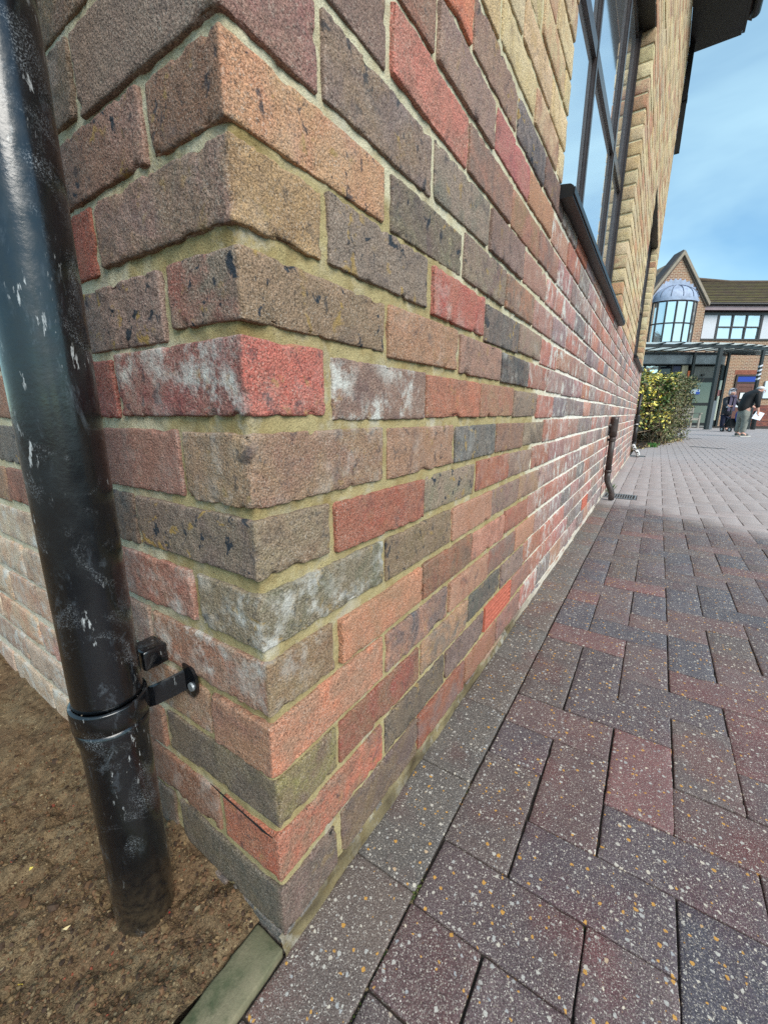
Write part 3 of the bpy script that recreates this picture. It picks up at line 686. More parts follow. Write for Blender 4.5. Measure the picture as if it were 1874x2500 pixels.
# windows
for wi, (y0, y1, z0, z1) in enumerate(OPEN):
    fr = MB(); xf, xb = -.080, -.135; w = .045
    fr.box((xb, y0+.002, z0), (xf, y0+w, z1)).box((xb, y1-w, z0), (xf, y1-.002, z1)).box((xb, y0+w, z0), (xf, y1-w, z0+w)).box((xb, y0+w, z1-w), (xf, y1-w, z1))
    for yy_ in (y0, y1-.022): fr.box((xf, yy_+.003, z0), (xf+.014, yy_+.019, z1))
    win = fr.build('window', BRONZE, bld)
    ms = [y0+.72, y0+1.42]; edges = [y0+w]+ms+[y1-w]; zt = 1.93
    for q, my in enumerate(ms):
        g = MB(); hw = .018 if q == 0 else .034
        g.box((xb, my-hw, z0+w), (xf, my+hw, z1-w)).box((xf, my-hw*.55, z0+w), (xf+.006, my+hw*.55, z1-w)); g.build('mullion', BRONZE, win)
    for q in range(3):
        a, b = edges[q]+(.023 if q else 0)+(.014 if q == 2 else 0), edges[q+1]-(.023 if q < 2 else 0)-(.014 if q == 1 else 0)
        t_ = MB().box((xb, a, zt-.024), (xf+.004, b, zt+.024)); t_.build('transom', BRONZE, win)
        for (za, zb) in ((z0+w, zt-.024), (zt+.024, z1-w)):
            MB().box((-.096, a, za), (-.0895, b, zb)).build('pane', WGLASS, win)
    sp_ = MB().poly([(.034, y0-.02, z0-.036), (.034, y0-.02, z0-.012), (.026, y0-.02, z0-.006), (-.080, y0-.02, z0+.010), (-.080, y0-.02, z0-.036)], (0, y1-y0+.04, 0))
    sp_.box((.0345, y0-.018, z0-.030), (.038, y1+.017, z0-.014)); sp_.build('sill', BLACK, win, recalc=True)
    MB().box((-.13, y0+.003, z1-.004), (-.004, y1-.003, z1+.03)).build('lintel', BLACK, win)
# eaves and roof
MB().box((.003, -.25, 5.10), (.52, YEND+.12, 5.20)).build('soffit', BLACK, bld)
MB().box((.522, -.25, 5.10), (.55, YEND+.10, 5.30)).build('fascia', BLACK, bld)
gt = MB(); arc = [(.56+.055-.055*math.cos(a), 5.27-.055*math.sin(a)) for a in np.linspace(0, math.pi, 9)]
gt.poly([(x_, -.25, z_) for x_, z_ in arc]+[(arc[-1][0]-.008, -.25, arc[-1][1]), (.568, -.25, 5.272)], (0, YEND+.36, 0)); gt.build('gutter', BLACK, bld, recalc=True)
rf = MB(); rf.poly([(.60, -.3, 5.33), (-3.0, -.3, 7.6), (-6.6, -.3, 5.33), (-6.6, -.3, 5.22), (-3.0, -.3, 7.49), (.60, -.3, 5.22)], (0, YEND+.45, 0)); rf.build('roof', simple('dark_tiles', (78, 62, 54), .9, 9, .3), bld, recalc=True)
dp = thing('downpipe', 'black square downpipe ending high on the far corner of the brick building', 'downpipe', (.034, YEND-.04, 3.95))
MB().box((.004, YEND-.07, 3.95), (.062, YEND-.008, 5.098)).build('shaft', BLACK, dp)
MB().box((.0008, YEND-.09, 4.5), (.066, YEND+.003, 4.54)).build('bracket', BLACK, dp)

# ------------------------------------------------------------------ black downpipe in the foreground
PC = Vector((-.186, -.072, 0)); PR = .0345
fp = thing('drainpipe', 'large scuffed black drainpipe standing in the soil beside the brick corner', 'drainpipe', (PC.x, PC.y, -.03))
def lathe(prof, n=56):
    m = MB(); V = []; F = []
    for z, r in prof:
        for k in range(n):
            q = 2*math.pi*k/n; V.append((PC.x+r*math.cos(q), PC.y+r*math.sin(q), z))
    for i in range(len(prof)-1):
        for k in range(n):
            k2 = (k+1) % n; F.append((i*n+k, i*n+k2, (i+1)*n+k2, (i+1)*n+k))
    return m.add(V, F)
lathe([(.303, .030), (.304, PR)]+[(z_, PR) for z_ in np.arange(.31, 5.1, .05)]).build('upper_pipe', PIPE, fp, smooth=True)
lathe([(-.06, PR-.0005)]+[(z_, PR-.0005) for z_ in np.arange(-.05, .247, .012)]+[(.252, PR), (.259, PR+.0018), (.267, PR+.0024), (.2735, PR+.0020), (.2755, PR-.001)]).build('lower_pipe', PIPE, fp, smooth=True)
st = lathe([(.2760, PR), (.2762, PR+.0032), (.2770, PR+.0040), (.3010, PR+.0040), (.3022, PR+.0034), (.3025, PR+.0002)])
st.build('strap', PIPE, fp, smooth=True)
# bracket arm from the strap to the wall, with a bent ear and a screw
arm = MB()
pts = [Vector((-.182, -.040, .278)), Vector((-.172, -.031, .281)), Vector((-.160, -.017, .288)), Vector((-.151, -.0075, .294)), Vector((-.146, -.0045, .296))]
V = []
for i, p_ in enumerate(pts):
    for dx, dz in ((-.0022, -.013), (.0022, -.013), (.0022, .013), (-.0022, .013)): V.append((p_.x+dx-.002*(i == 4), p_.y, p_.z+dz))
F = [(3, 2, 1, 0)]+[(i*4+k, i*4+(k+1) % 4, (i+1)*4+(k+1) % 4, (i+1)*4+k) for i in range(4) for k in range(4)]+[(16, 17, 18, 19)]
arm.add(V, F); arm.build('bracket_arm', PIPE, fp, recalc=True)
ear = MB(); outl = []
for a in np.linspace(R(-100), R(95), 12): outl.append((-.136+.012*math.cos(a), -.0040, .297+.021*math.sin(a)))
outl += [(-.150, -.0040, .318), (-.150, -.0040, .280)]
ear.poly(outl, (0, .0036, 0)); ear = ear.build('bracket_ear', PIPE, fp, recalc=True)
sc = MB(); sc.tube([(-.134, -.0062, .292), (-.134, -.0038, .292)], [.0052, .0058], 14); sc = sc.build('screw', STEEL, ear)
V, Qb = rbox((-.199, -.017, .322), (.017, .015, .013), .006, .003, .0008, .001, 4); MB().add(V, Qb).build('spacer', PIPE, fp, smooth=True)

# ------------------------------------------------------------------ waste pipes and gulleys
WPM = simple('brown_plastic', (62, 50, 46), .42, 30, .25)
WPB = simple('black_plastic', (34, 30, 30), .45, 30, .3)
def flaky():
    m = Mat('flaking_white_paint'); c = m.mix(m.rng(m.noise(36, 4, .6), .47, .53), c4((225, 225, 222)), c4((34, 30, 30))); return m.fin(c, .6)
FLAKE = flaky()
def waste(y, r, ztop, bend, label, black=False):
    m1 = WPB if black else WPM
    t = thing('waste_pipe', label, 'waste pipe', (.045, y, GZ))
    x = .012+r
    MB().tube([(x, y, .19), (x, y, ztop-.12)], r, 18).build('shaft', m1, t, smooth=True)
    MB().tube([(x, y, ztop-.14), (x, y, ztop-.10), (x, y, ztop-.02), (x, y, ztop)], [r*1.28, r*1.30, r*1.30, r*1.28], 18).build('socket', m1, t, smooth=True)
    MB().tube([(-.03, y-.004, ztop-.062), (x-r*.6, y-.004, ztop-.062)], r*.95, 14).build('branch', m1, t, smooth=True)
    b = MB(); path = [(x, y, .20), (x, y, .15)]+[(x+bend*(1-math.cos(a))/2, y, .15-.14*a/math.pi) for a in np.linspace(.4, math.pi, 7)]+[(x+bend, y, -.018)]
    b.tube(path, r, 16); b.build('swan_neck', FLAKE if black else m1, t, smooth=True)
    MB().tube([(x, y, .185), (x, y, .205)], r*1.2, 18).build('joint_ring', m1, t, smooth=True)
    zc = ztop-.165
    c_ = MB().tube([(x, y, zc-.009), (x, y, zc+.009)], r*1.18, 18); c_.box((.0005, y-.006, zc-.008), (x, y+.006, zc+.008)); c_.box((.0005, y-.035, zc-.01), (.004, y+.035, zc+.01))
    c_.build('clip', m1, t)
    if black:
        MB().tube([(x, y, zc+.02), (x, y, zc+.036)], r*1.35, 18).build('collar', FLAKE, t)
        MB().tube([(x-.004, y, ztop), (x-.004, y+.02, ztop+.1), (x, y+.05, ztop+.30)], r*.8, 12).build('riser', m1, t, smooth=True)
waste(3.24, .0205, .592, .045, 'brown plastic waste pipe with swan neck emptying into the nearer grate by the wall')
waste(7.02, .026, .60, .075, 'dark waste pipe with flaking white paint on its foot beside the hedge', True)
def gulley(x0, x1, y0, y1, label, n=12):
    t = thing('gulley_grate', label, 'drain grate', ((x0+x1)/2, (y0+y1)/2, GZ))
    z = GZ+.001; b = MB(); w = .011
    b.box((x0, y0, z-.03), (x1, y0+w, z)).box((x0, y1-w, z-.03), (x1, y1, z)).box((x0, y0+w, z-.03), (x0+w, y1-w, z)).box((x1-w, y0+w, z-.03), (x1, y1-w, z))
    b.build('frame', STEEL, t); MB().box((x0+w, y0+w, z-.035), (x1-w, y1-w, z-.022)).build('dark_sump', DARK, t)
    for q in range(1, n):
        xx = x0+w+(x1-x0-2*w)*q/n; MB().box((xx-.0032, y0+w, z-.018), (xx+.0032, y1-w, z-.001)).build('bar', STEEL, t)
gulley(.006, .233, 3.385, 3.575, 'nearer steel drain grate below the brown waste pipe')
gulley(.004, .190, 7.15, 7.36, 'farther drain grate below the dark waste pipe by the hedge', 9)
for (pa, pb, lab) in (((.92, 10.1), (1.42, 9.75), 'longer dark channel cover in the paving in front of the hedge'), ((.98, 13.7), (1.32, 13.5), 'shorter dark channel cover in the paving beyond the hedge corner')):
    d = Vector((pb[0]-pa[0], pb[1]-pa[1], 0)); L0 = d.length; d.normalize(); nv = Vector((-d.y, d.x, 0))
    T = lambda x, y, z, pa=pa, d=d, nv=nv: tuple(Vector((pa[0], pa[1], 0))+d*x+nv*y+Vector((0, 0, z)))
    tag(MB().box((0, -.05, GZ-.01), (L0, .05, GZ+.004), T).build('channel_cover', simple('grey_iron', (62, 66, 70), .6, 30, .3)), lab, 'drain cover')

# ------------------------------------------------------------------ hedges
E_ = Vector((math.cos(YAW), -math.sin(YAW), 0)); N_ = Vector((math.sin(YAW), math.cos(YAW), 0))
def F(l, d, z): return (CAM.x+E_.x*l+N_.x*d, CAM.y+E_.y*l+N_.y*d, z)
def leafblade(mb, p, L0, wd, col, bend=.25, up_=.3):
    d = Vector((random.gauss(0, 1), random.gauss(0, 1), random.gauss(up_, .8))).normalized(); s_ = d.orthogonal().normalized()
    s_.rotate(Matrix.Rotation(random.random()*6.28, 3, d)); nrm = d.cross(s_)
    a = Vector(p); m_ = a+d*L0*.5; e = a+d*L0+nrm*L0*bend
    mb.add([tuple(a), tuple(m_+s_*wd+nrm*.003), tuple(e), tuple(m_-s_*wd+nrm*.003), tuple(m_-nrm*L0*.06)], [(0, 1, 4), (1, 2, 4), (2, 3, 4), (3, 0, 4)], ca=col)
def hedge(name, label, quad, h0, h1, nleaf, palette, ntwig, size, seed, leafless=.0):
    random.seed(seed)
    t = thing(name, label, 'hedge', (sum(q[0] for q in quad)/4, sum(q[1] for q in quad)/4, GZ))
    A = [Vector((*q, 0)) for q in quad]
    def P(u, v): return (A[0]*(1-u)+A[1]*u)*(1-v)+(A[3]*(1-u)+A[2]*u)*v
    lf = MB(); tw = MB(); cw = np.array([q[1] for q in palette]); cw = cw/cw.sum()
    for i in range(nleaf):
        u = random.random(); v = random.random()**2.2*.6; z = random.random()
        side = random.random()
        if side < .22: z = 1-random.random()**2*.12; v = random.random()
        elif side < .48: u = 1-random.random()**2*.12; v = random.random()
        top = h0*(1-u)+h1*u
        p = P(u, v); wob = .10*math.sin(u*9+v*5)+.05*math.sin(u*23+1)
        zz = GZ+top*z*(1+.06*math.sin(u*14)+.03*math.sin(v*31+u*40))+random.gauss(0, .02)
        if random.random() < leafless*(1-z)**1.3*1.6: continue
        p = p+Vector((random.gauss(0, .05)+wob*.4, random.gauss(0, .05)-abs(wob)*.3, 0))
        if p.x < .03 and p.y < 7.3: continue
        if p.y < 8.70: continue
        ci = rng.choice(len(palette), p=cw)
        if name == 'variegated_hedge' and ci < 2 and (math.sin(u*11+2)+math.sin(z*9+u*5)+.4*(z-.5)) < -.3: ci = 2+rng.integers(len(palette)-2)
        c = lin(palette[ci][0])*(.75+.5*random.random())
        leafblade(lf, (p.x, p.y, zz), size*(.7+.6*random.random()), size*.26, c)
    lf.build('foliage', LEAFM, t)
    for i in range(ntwig):
        u = random.random(); v = random.random()**1.5*.7; p = P(u, v); z0_ = GZ+random.random()**1.3*h0*.75
        d = Vector((random.gauss(.1, .35), random.gauss(-.25, .35), random.gauss(.55, .5))).normalized(); l_ = .15+.4*random.random()
        q1 = Vector((p.x, p.y, z0_)); q2 = q1+d*l_*.5+Vector((random.gauss(0, .02), random.gauss(0, .02), 0)); q3 = q1+d*l_+Vector((0, 0, .05))
        if min(q1.y, q3.y) < 8.6: continue
        tw.tube([q1, q2, q3], [.0045, .0035, .0015], 4, False, ca=lin(random.choice([(112, 92, 74), (140, 120, 100), (86, 70, 56), (160, 142, 120)])))
    tw.build('twigs', ATTR, t)
    st_ = MB()
    for i in range(9):
        p = P(.08+.1*i, .3+.15*random.random()); st_.tube([(p.x, p.y, GZ-.05), (p.x+random.gauss(0, .05), p.y, h0*.45), (p.x+random.gauss(0, .12), p.y-.05, h0*.85)], [.022, .016, .007], 6, ca=lin((82, 68, 56)))
    st_.build('stem', ATTR, t)
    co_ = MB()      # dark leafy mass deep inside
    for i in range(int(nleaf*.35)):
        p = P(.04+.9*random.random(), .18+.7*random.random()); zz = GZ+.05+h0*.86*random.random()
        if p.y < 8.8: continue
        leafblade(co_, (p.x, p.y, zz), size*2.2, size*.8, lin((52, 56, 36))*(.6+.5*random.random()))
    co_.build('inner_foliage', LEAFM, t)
YEL = (246, 228, 110)
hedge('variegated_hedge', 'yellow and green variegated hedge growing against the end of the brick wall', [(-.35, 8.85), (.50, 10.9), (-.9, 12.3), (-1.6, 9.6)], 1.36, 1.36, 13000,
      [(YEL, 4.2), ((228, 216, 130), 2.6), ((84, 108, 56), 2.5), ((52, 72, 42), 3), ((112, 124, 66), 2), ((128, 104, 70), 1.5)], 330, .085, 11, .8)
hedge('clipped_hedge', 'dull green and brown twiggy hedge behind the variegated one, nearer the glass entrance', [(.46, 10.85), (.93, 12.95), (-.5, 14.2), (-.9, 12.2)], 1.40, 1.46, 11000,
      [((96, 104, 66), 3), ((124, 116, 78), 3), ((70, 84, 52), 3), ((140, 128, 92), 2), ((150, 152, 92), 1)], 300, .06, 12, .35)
random.seed(3)
lit = MB()
for i in range(420):
    u = random.random(); x = .10+u*.85+random.gauss(0, .09)-.06; y = 8.85+u*4.1+random.gauss(0, .12)-.05
    leafblade(lit, (x, y, GZ+.004+.01*random.random()), .035+.03*random.random(), .012, lin(random.choice([(120, 92, 66), (150, 124, 92), (92, 72, 52), (170, 150, 110), (196, 180, 110)])), .1, -.1)
tag(lit.build('leaf_litter', LEAFM), 'brown fallen leaves along the foot of the hedges', kind='stuff')
bedm = MB(); bedm.poly([(x, y, GZ-.012) for x, y in BED], (0, 0, -.05)); tag(bedm.build('planting_bed', SOIL, recalc=True), kind='structure')
gr = MB()
for i in range(150):
    x, y = .27+random.gauss(0, .035), 9.5+random.gauss(0, .10); a = random.random()*6.28; h_ = .03+.07*random.random(); dx, dy = math.cos(a)*h_*.5, math.sin(a)*h_*.5
    gr.add([(x-.004, y, GZ-.01), (x+.004, y, GZ-.01), (x+dx*.4, y+dy*.4, GZ+h_*.7), (x+dx, y+dy, GZ+h_)], [(0, 1, 2), (0, 2, 3)], ca=lin(random.choice([(70, 118, 56), (84, 134, 66), (60, 100, 50)])))
tag(gr.build('grass_tuft', LEAFM), 'bright green grass tuft at the foot of the variegated hedge', 'grass tuft')
gr = MB()
for i in range(60):
    x, y = .03+abs(random.gauss(0, .012)), 3.66+random.gauss(0, .05); a = random.random()*6.28; h_ = .02+.05*random.random()
    gr.add([(x-.003, y, GZ-.01), (x+.003, y, GZ-.01), (x+math.cos(a)*h_*.3, y+math.sin(a)*h_*.3, GZ+h_*.7), (x+math.cos(a)*h_*.6, y+math.sin(a)*h_*.6, GZ+h_)], [(0, 1, 2), (0, 2, 3)], ca=lin(random.choice([(70, 110, 52), (96, 130, 66)])))
tag(gr.build('weed_tuft', LEAFM), 'small green weed growing by the nearer drain grate at the wall foot', 'weed')

# ------------------------------------------------------------------ entrance building
DW = 23.0; DG = 22.4
eb = thing('entrance_building', 'brown brick building with pointed gable, bow window and mossy tiled roof behind the hedges', 'building', F(15.5, 24, GZ))
wall = MB()
wall.box((16.02, DW, GZ-.06), (27, DW+.3, 4.40), F).box((16.02, DW+.05, 4.40), (27, DW+.3, 5.84), F)
wall.build('wing_wall', FARB, eb)
gl, gr_, gb, ga, gm = 13.02, 16.10, 6.02, 8.12, 14.56
MB().poly([F(gl, DG, GZ-.06), F(gr_, DG, GZ-.06), F(gr_, DG, gb), F(gm, DG, ga), F(gl, DG, gb)], tuple(N_*2.2)).build('gable_wall', FARB, eb, recalc=True)
vg = MB()
for sx in (-1, 1):
    xe = gm+sx*1.66; ze = gb-.06
    vg.poly([F(gm, DG-.14, ga+.23), F(xe, DG-.14, ze+.08), F(xe-sx*.02, DG-.14, ze-.08), F(gm, DG-.14, ga+.03)], tuple(N_*.13))
vg.build('verge', simple('pale_verge', (150, 138, 122), .85, 14, .2), eb, recalc=True)
vg = MB()
for sx in (-1, 1):
    xe = gm+sx*1.60; ze = gb-.06
    vg.poly([F(gm, DG-.06, ga+.03), F(xe, DG-.06, ze-.06), F(xe-sx*.07, DG-.06, ze-.11), F(gm, DG-.06, ga-.09)], tuple(N_*.055))
vg.build('verge_shadow_board', simple('dark_verge', (96, 84, 74), .9), eb, recalc=True)
gr2 = MB()
for sx in (-1, 1):
    gr2.poly([F(gm, DG-.01, ga+.29), F(gm+sx*1.76, DG-.01, gb+.0), F(gm+sx*1.72, DG-.01, gb-.08), F(gm, DG-.01, ga+.19)], tuple(N_*.7))
gr2.build('gable_roof', simple('slate_roof', (84, 74, 72), .85, 8, .3), eb, recalc=True)
# wing roof in courses of tiles
def tiles(name, l0, l1, d0, z0, d1, z1, rows, hip=0.0):
    mb = MB()
    for r in range(rows):
        ta, tb = r/rows, (r+1.35)/rows
        for q in range(int((l1-l0)/.5)):
            a = l0+q*.5+(.25 if r % 2 else 0); b = a+.49
            d_a, z_a = d0+(d1-d0)*ta, z0+(z1-z0)*ta; d_b, z_b = d0+(d1-d0)*min(tb, 1), z0+(z1-z0)*min(tb, 1)
            a2, b2 = max(a, l0), min(b, l1)
            c = lin(random.choice([(112, 92, 68), (98, 82, 62), (122, 104, 74), (92, 84, 56), (108, 100, 62)]))*(.85+.3*random.random())
            lift = .085
            mb.add([F(a2, d_a, z_a+lift), F(b2, d_a, z_a+lift), F(b2, d_b, z_b+.005), F(a2, d_b, z_b+.005)], [(0, 1, 2, 3)], ca=c)
            mb.add([F(a2, d_a, z_a-.02), F(b2, d_a, z_a-.02), F(b2, d_a, z_a+lift), F(a2, d_a, z_a+lift)], [(0, 1, 2, 3)], ca=lin((58, 46, 40)))  # shadow line of each course painted into the dark tail-face colour
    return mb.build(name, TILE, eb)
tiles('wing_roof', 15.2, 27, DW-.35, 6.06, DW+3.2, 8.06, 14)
MB().poly([F(15.2, DW-.3, 5.98), F(27, DW-.3, 5.98), F(27, DW+3.2, 7.98), F(15.2, DW+3.2, 7.98)], (0, 0, -.08)).build('roof_underlay', DARK, eb, recalc=True)
rd = MB()
rd.tube([F(15.6, DW+3.2, 8.32), F(17.6, DW+3.2, 8.22), F(20.0, DW+3.2, 8.04), F(27, DW+3.2, 8.06)], .11, 8)
rd.build('ridge_tiles', simple('ridge_tile', (86, 70, 56), .9, 5, .3), eb)
MB().poly([F(15.4, DW+3.1, 7.9), F(20.2, DW+3.1, 7.9), F(20.0, DW+3.15, 8.06), F(17.6, DW+3.15, 8.24), F(15.4, DW+3.15, 8.34)], tuple(N_*.2)).build('roof_swell', TILE, eb, recalc=True)
g_ = MB(); g_.tube([F(16.15, DW-.42, 6.02), F(27, DW-.42, 6.02)], .065, 8); g_.build('gutter', BLACK, eb)
MB().box((16.2, DW-.36, 5.76), (27, DW-.32, 5.97), F).build('fascia', simple('mauve_board', (150, 132, 136), .7, 6, .1), eb)
MB().box((16.2, DW-.318, 5.90), (27, DW+.04, 5.96), F).build('soffit', BLACK, eb)
bandf = MB(); bandf.box((16.5, DW-.06, 4.38), (27, DW+.05, 4.45), F).box((16.5, DW-.06, 5.60), (27, DW+.05, 5.84), F); bandf.build('window_band', BRONZE, eb)
for (a, b) in ((16.56, 17.24), (19.62, 20.4), (22.9, 23.7)):
    MB().box((a, DW-.02, 4.45), (b, DW+.048, 5.60), F).build('render_panel', RENDERM, eb)
for (a, b) in ((17.30, 19.56), (20.46, 22.84)):
    wf = MB(); wf.box((a-.055, DW-.05, 4.45), (a+.055, DW+.045, 5.60), F).box((b-.055, DW-.05, 4.45), (b+.055, DW+.045, 5.60), F)
    n_ = 3; pw_ = (b-a-.11)/n_
    for q in range(1, n_): wf.box((a+.055+pw_*q-.035, DW-.04, 4.45), (a+.055+pw_*q+.035, DW+.045, 5.60), F)
    for q in range(n_):
        x0, x1 = a+.055+pw_*q+(.035 if q else 0), a+.055+pw_*(q+1)-(.035 if q < n_-1 else 0); wf.box((x0, DW-.035, 4.99), (x1, DW+.045, 5.05), F)
    wf = wf.build('wing_window', BRONZE, eb)
    for q in range(n_):
        x0, x1 = a+.055+pw_*q+(.035 if q else 0), a+.055+pw_*(q+1)-(.035 if q < n_-1 else 0)
        for (z0, z1) in ((4.45, 4.99), (5.05, 5.60)):
            ty = random.gauss(0, .012); pn = MB(); pn.add([F(x0, DW+.01+ty, z0), F(x1, DW+.01-ty, z0), F(x1, DW+.03-ty, z1), F(x0, DW+.03+ty, z1)], [(0, 1, 2, 3)])
            pn.box((x0, DW+.03, z0), (x1, DW+.042, z1), F); pn.build('pane', FGLASS, wf)
# bow window with lead half dome
bc, br, bz0, bz1 = 14.50, 1.06, 4.05, 6.02
def bow(a, r, dd=.80): return bc+r*math.sin(a), DG-dd*r*math.cos(a)*.72
bw = MB(); angs = np.linspace(R(-90), R(90), 8)
for a in angs:
    l_, d_ = bow(a, br); bw.tube([F(l_, d_, bz0), F(l_, d_, bz1)], .045, 6)
for z_ in (bz0+.04, 4.98, bz1-.03):
    bw.tube([F(*bow(a, br), z_) for a in angs], .035, 6)
bw = bw.build('bow_window', BRONZE, eb)
for q in range(7):
    a0, a1 = angs[q]+.045, angs[q+1]-.045
    for (z0, z1) in ((bz0+.075, 4.945), (5.015, bz1-.065)):
        (l0, d0), (l1, d1) = bow(a0, br-.01), bow(a1, br-.01); nv = Vector(F(l1, d1, 0))-Vector(F(l0, d0, 0)); nv = Vector((-nv.y, nv.x, 0)).normalized()*.012
        MB().poly([F(l0, d0, z0), F(l1, d1, z0), F(l1, d1, z1), F(l0, d0, z1)], tuple(nv)).build('pane', FGLASS, bw, recalc=True)
bs = MB(); sill = [F(*bow(a, br+.06), bz0-.10) for a in np.linspace(R(-90), R(90), 14)]; bs.poly(sill, (0, 0, .10)); bs.build('bow_sill', LEAD, eb, recalc=True)
dm = MB(); V = []; FF = []; nu, nv_ = 18, 8
for j in range(nv_+1):
    ph = j/nv_*math.pi/2
    for i in range(nu+1):
        a = -math.pi/2+math.pi*i/nu; l_, d_ = bow(a, (br+.02)*math.cos(ph)); V.append(F(l_, d_, bz1+.16+.62*math.sin(ph)))
for j in range(nv_):
    for i in range(nu): q = j*(nu+1)+i; FF.append((q, q+1, q+nu+2, q+nu+1))
dm.add(V, FF)
dm.add([F(*bow(a, br+.05), bz1+z_) for z_ in (0, .16) for a in np.linspace(R(-90), R(90), 19)], [(i, i+1, i+20, i+19) for i in range(18)])
dm = dm.build('lead_dome', LEAD, eb, smooth=True)
SEAM = simple('lead_seam', (92, 104, 126), .6)
for a in (R(-58), R(-30), R(0), R(30), R(58)):
    MB().tube([F(*bow(a, (br+.035)*math.cos(ph)), bz1+.17+.63*math.sin(ph)) for ph in np.linspace(0, 1.35, 7)], .016, 5).build('seam', SEAM, dm)
zz_ = MB(); rim = []
for i in range(33):
    a = math.pi*i/32; rr_ = 1.17 if i % 2 == 0 else 1.29
    rim.append(F(bc+rr_*math.cos(a)*.98, DG-.012, bz1+.02+rr_*math.sin(a)*.86))
rim2 = [F(bc+.9*math.cos(math.pi*i/32), DG-.012, bz1+.02+.72*math.sin(math.pi*i/32)) for i in range(33)]
zz_.add(rim+rim2, [(i, i+1, i+34, i+33) for i in range(32)]); zz_.add([tuple(Vector(p)+N_*.009) for p in rim+rim2], [(i+33, i+34, i+1, i) for i in range(32)]); zz_.build('stepped_flashing', LEAD, eb)
# glazed porch below: fascia drum, windows, door
DP = 22.0
def arc_pts(l0, l1, d, lc, rad, n=10):
    pts = [(l0, d), (l1, d)]
    for k in range(1, n+1):
        a = R(90)*k/n; pts.append((l1+rad*math.sin(a), d+rad*(1-math.cos(a))))
    return pts
ap = arc_pts(10.5, 16.6, DP-.05, 0, 1.35)
ft = MB(); nA = len(ap)
ft.add([F(l, d, z_) for z_ in (3.04, 3.56) for l, d in ap], [(i, i+1, i+nA+1, i+nA) for i in range(nA-1)])
ft.add([F(l-.04, d+.05, z_) for z_ in (3.04, 3.56) for l, d in ap], [(i+nA, i+nA+1, i+1, i) for i in range(nA-1)])
ft.add([F(l, d, 3.04) for l, d in ap]+[F(l, DW, 3.04) for l, d in ap], [(i, i+1, i+nA+1, i+nA) for i in range(nA-1)])
ft.build('porch_fascia', simple('grey_fascia', (112, 120, 126), .5, 2.5, .25, (5, .3, .02)), eb)
pb = MB(); pb.tube([F(l, d-.03, 3.585) for l, d in ap], .06, 6); pb.tube([F(l, d-.01, 3.05) for l, d in ap], .035, 6); pb.build('porch_beam', GREEN, eb)
MB().box((10.5, DP+.35, GZ-.02), (17.3, DP+.38, 3.03), F).build('dark_interior', DARK, eb)
MB().box((12.3, DP+.01, GZ-.02), (14.9, DP+.10, .75), F).build('porch_plinth', FARB, eb)
for (a, b, mt) in ((12.4, 13.25, FGLASS), (13.33, 14.0, FGLASS), (14.06, 14.66, DARKGL)):
    MB().box((a, DP+.04, .78), (b, DP+.06, 2.98), F).build('porch_pane', mt, eb)
MB().box((14.70, DP+.0, .2), (15.10, DP+.05, 2.98), F).build('navy_panel', simple('navy_panel', (18, 28, 62), .5), eb)
pf = MB()
for x in (12.35, 13.29, 14.03, 14.68): pf.box((x-.04, DP, .0), (x+.04, DP+.1, 3.03), F)
pf.build('porch_frame', BLACK, eb)
MB().box((15.16, DP-.02, GZ-.02), (15.46, DP+.08, 3.03), F).build('pale_pier', simple('pale_stone', (158, 150, 128), .9, 8, .2), eb)
MB().box((15.50, DP-.01, 1.2), (15.64, DP+.05, 2.75), F).build('orange_panel', simple('orange_panel', (206, 110, 66), .7), eb)
# sliding door
dr = MB(); x0, x1 = 15.82, 17.02
dr.box((x0, DP, GZ-.02), (x0+.16, DP+.08, 2.42), F).box((x1-.10, DP, GZ-.02), (x1+.06, DP+.08, 3.03), F).box((x0+.16, DP, 2.20), (x1-.10, DP+.08, 2.42), F).box((x0+.16, DP, 1.04), (x1-.10, DP+.06, 1.18), F).box((x0+.16, DP, GZ-.02), (x1-.10, DP+.06, .16), F)
dr = dr.build('glazed_door', BLACK, eb)
DG_ = glass_mat('door_glass', (104, 116, 108), 1.6, .12)
MB().box((x0+.16, DP+.02, 1.18), (x1-.10, DP+.05, 2.20), F).build('pane', DG_, dr); MB().box((x0+.16, DP+.02, .16), (x1-.10, DP+.05, 1.04), F).build('pane', DG_, dr)
MB().box((x0+.02, DP+.03, 2.42), (x1-.10, DP+.05, 2.98), F).build('overpanel', simple('grey_panel', (84, 86, 84), .6, 3, .2), dr)
MB().box((16.20, DP-.05, 2.52), (16.36, DP, 2.60), F).build('sensor', BLACK, dr)
MB().box((x0+.0, DP-.012, 1.62), (x0+.46, DP-.002, 1.84), F).build('notice', simple('white_notice', (214, 220, 226), .6), dr)
MB().box((x0+.26, DP-.016, 1.60), (x0+.46, DP-.0125, 1.73), F).build('notice', simple('blue_notice', (52, 92, 190), .6), dr)
b_ = MB(); b_.tube([F(x0+.36, DP-.016, 1.79), F(x0+.36, DP-.0125, 1.79)], .045, 12); b_.build('notice', simple('blue_disc', (40, 84, 176), .6), dr)
MB().box((x0-.1, DP-.1, GZ), (x1, DP+.02, GZ+.025), F).build('threshold', simple('pale_sill', (190, 190, 186), .8), dr)
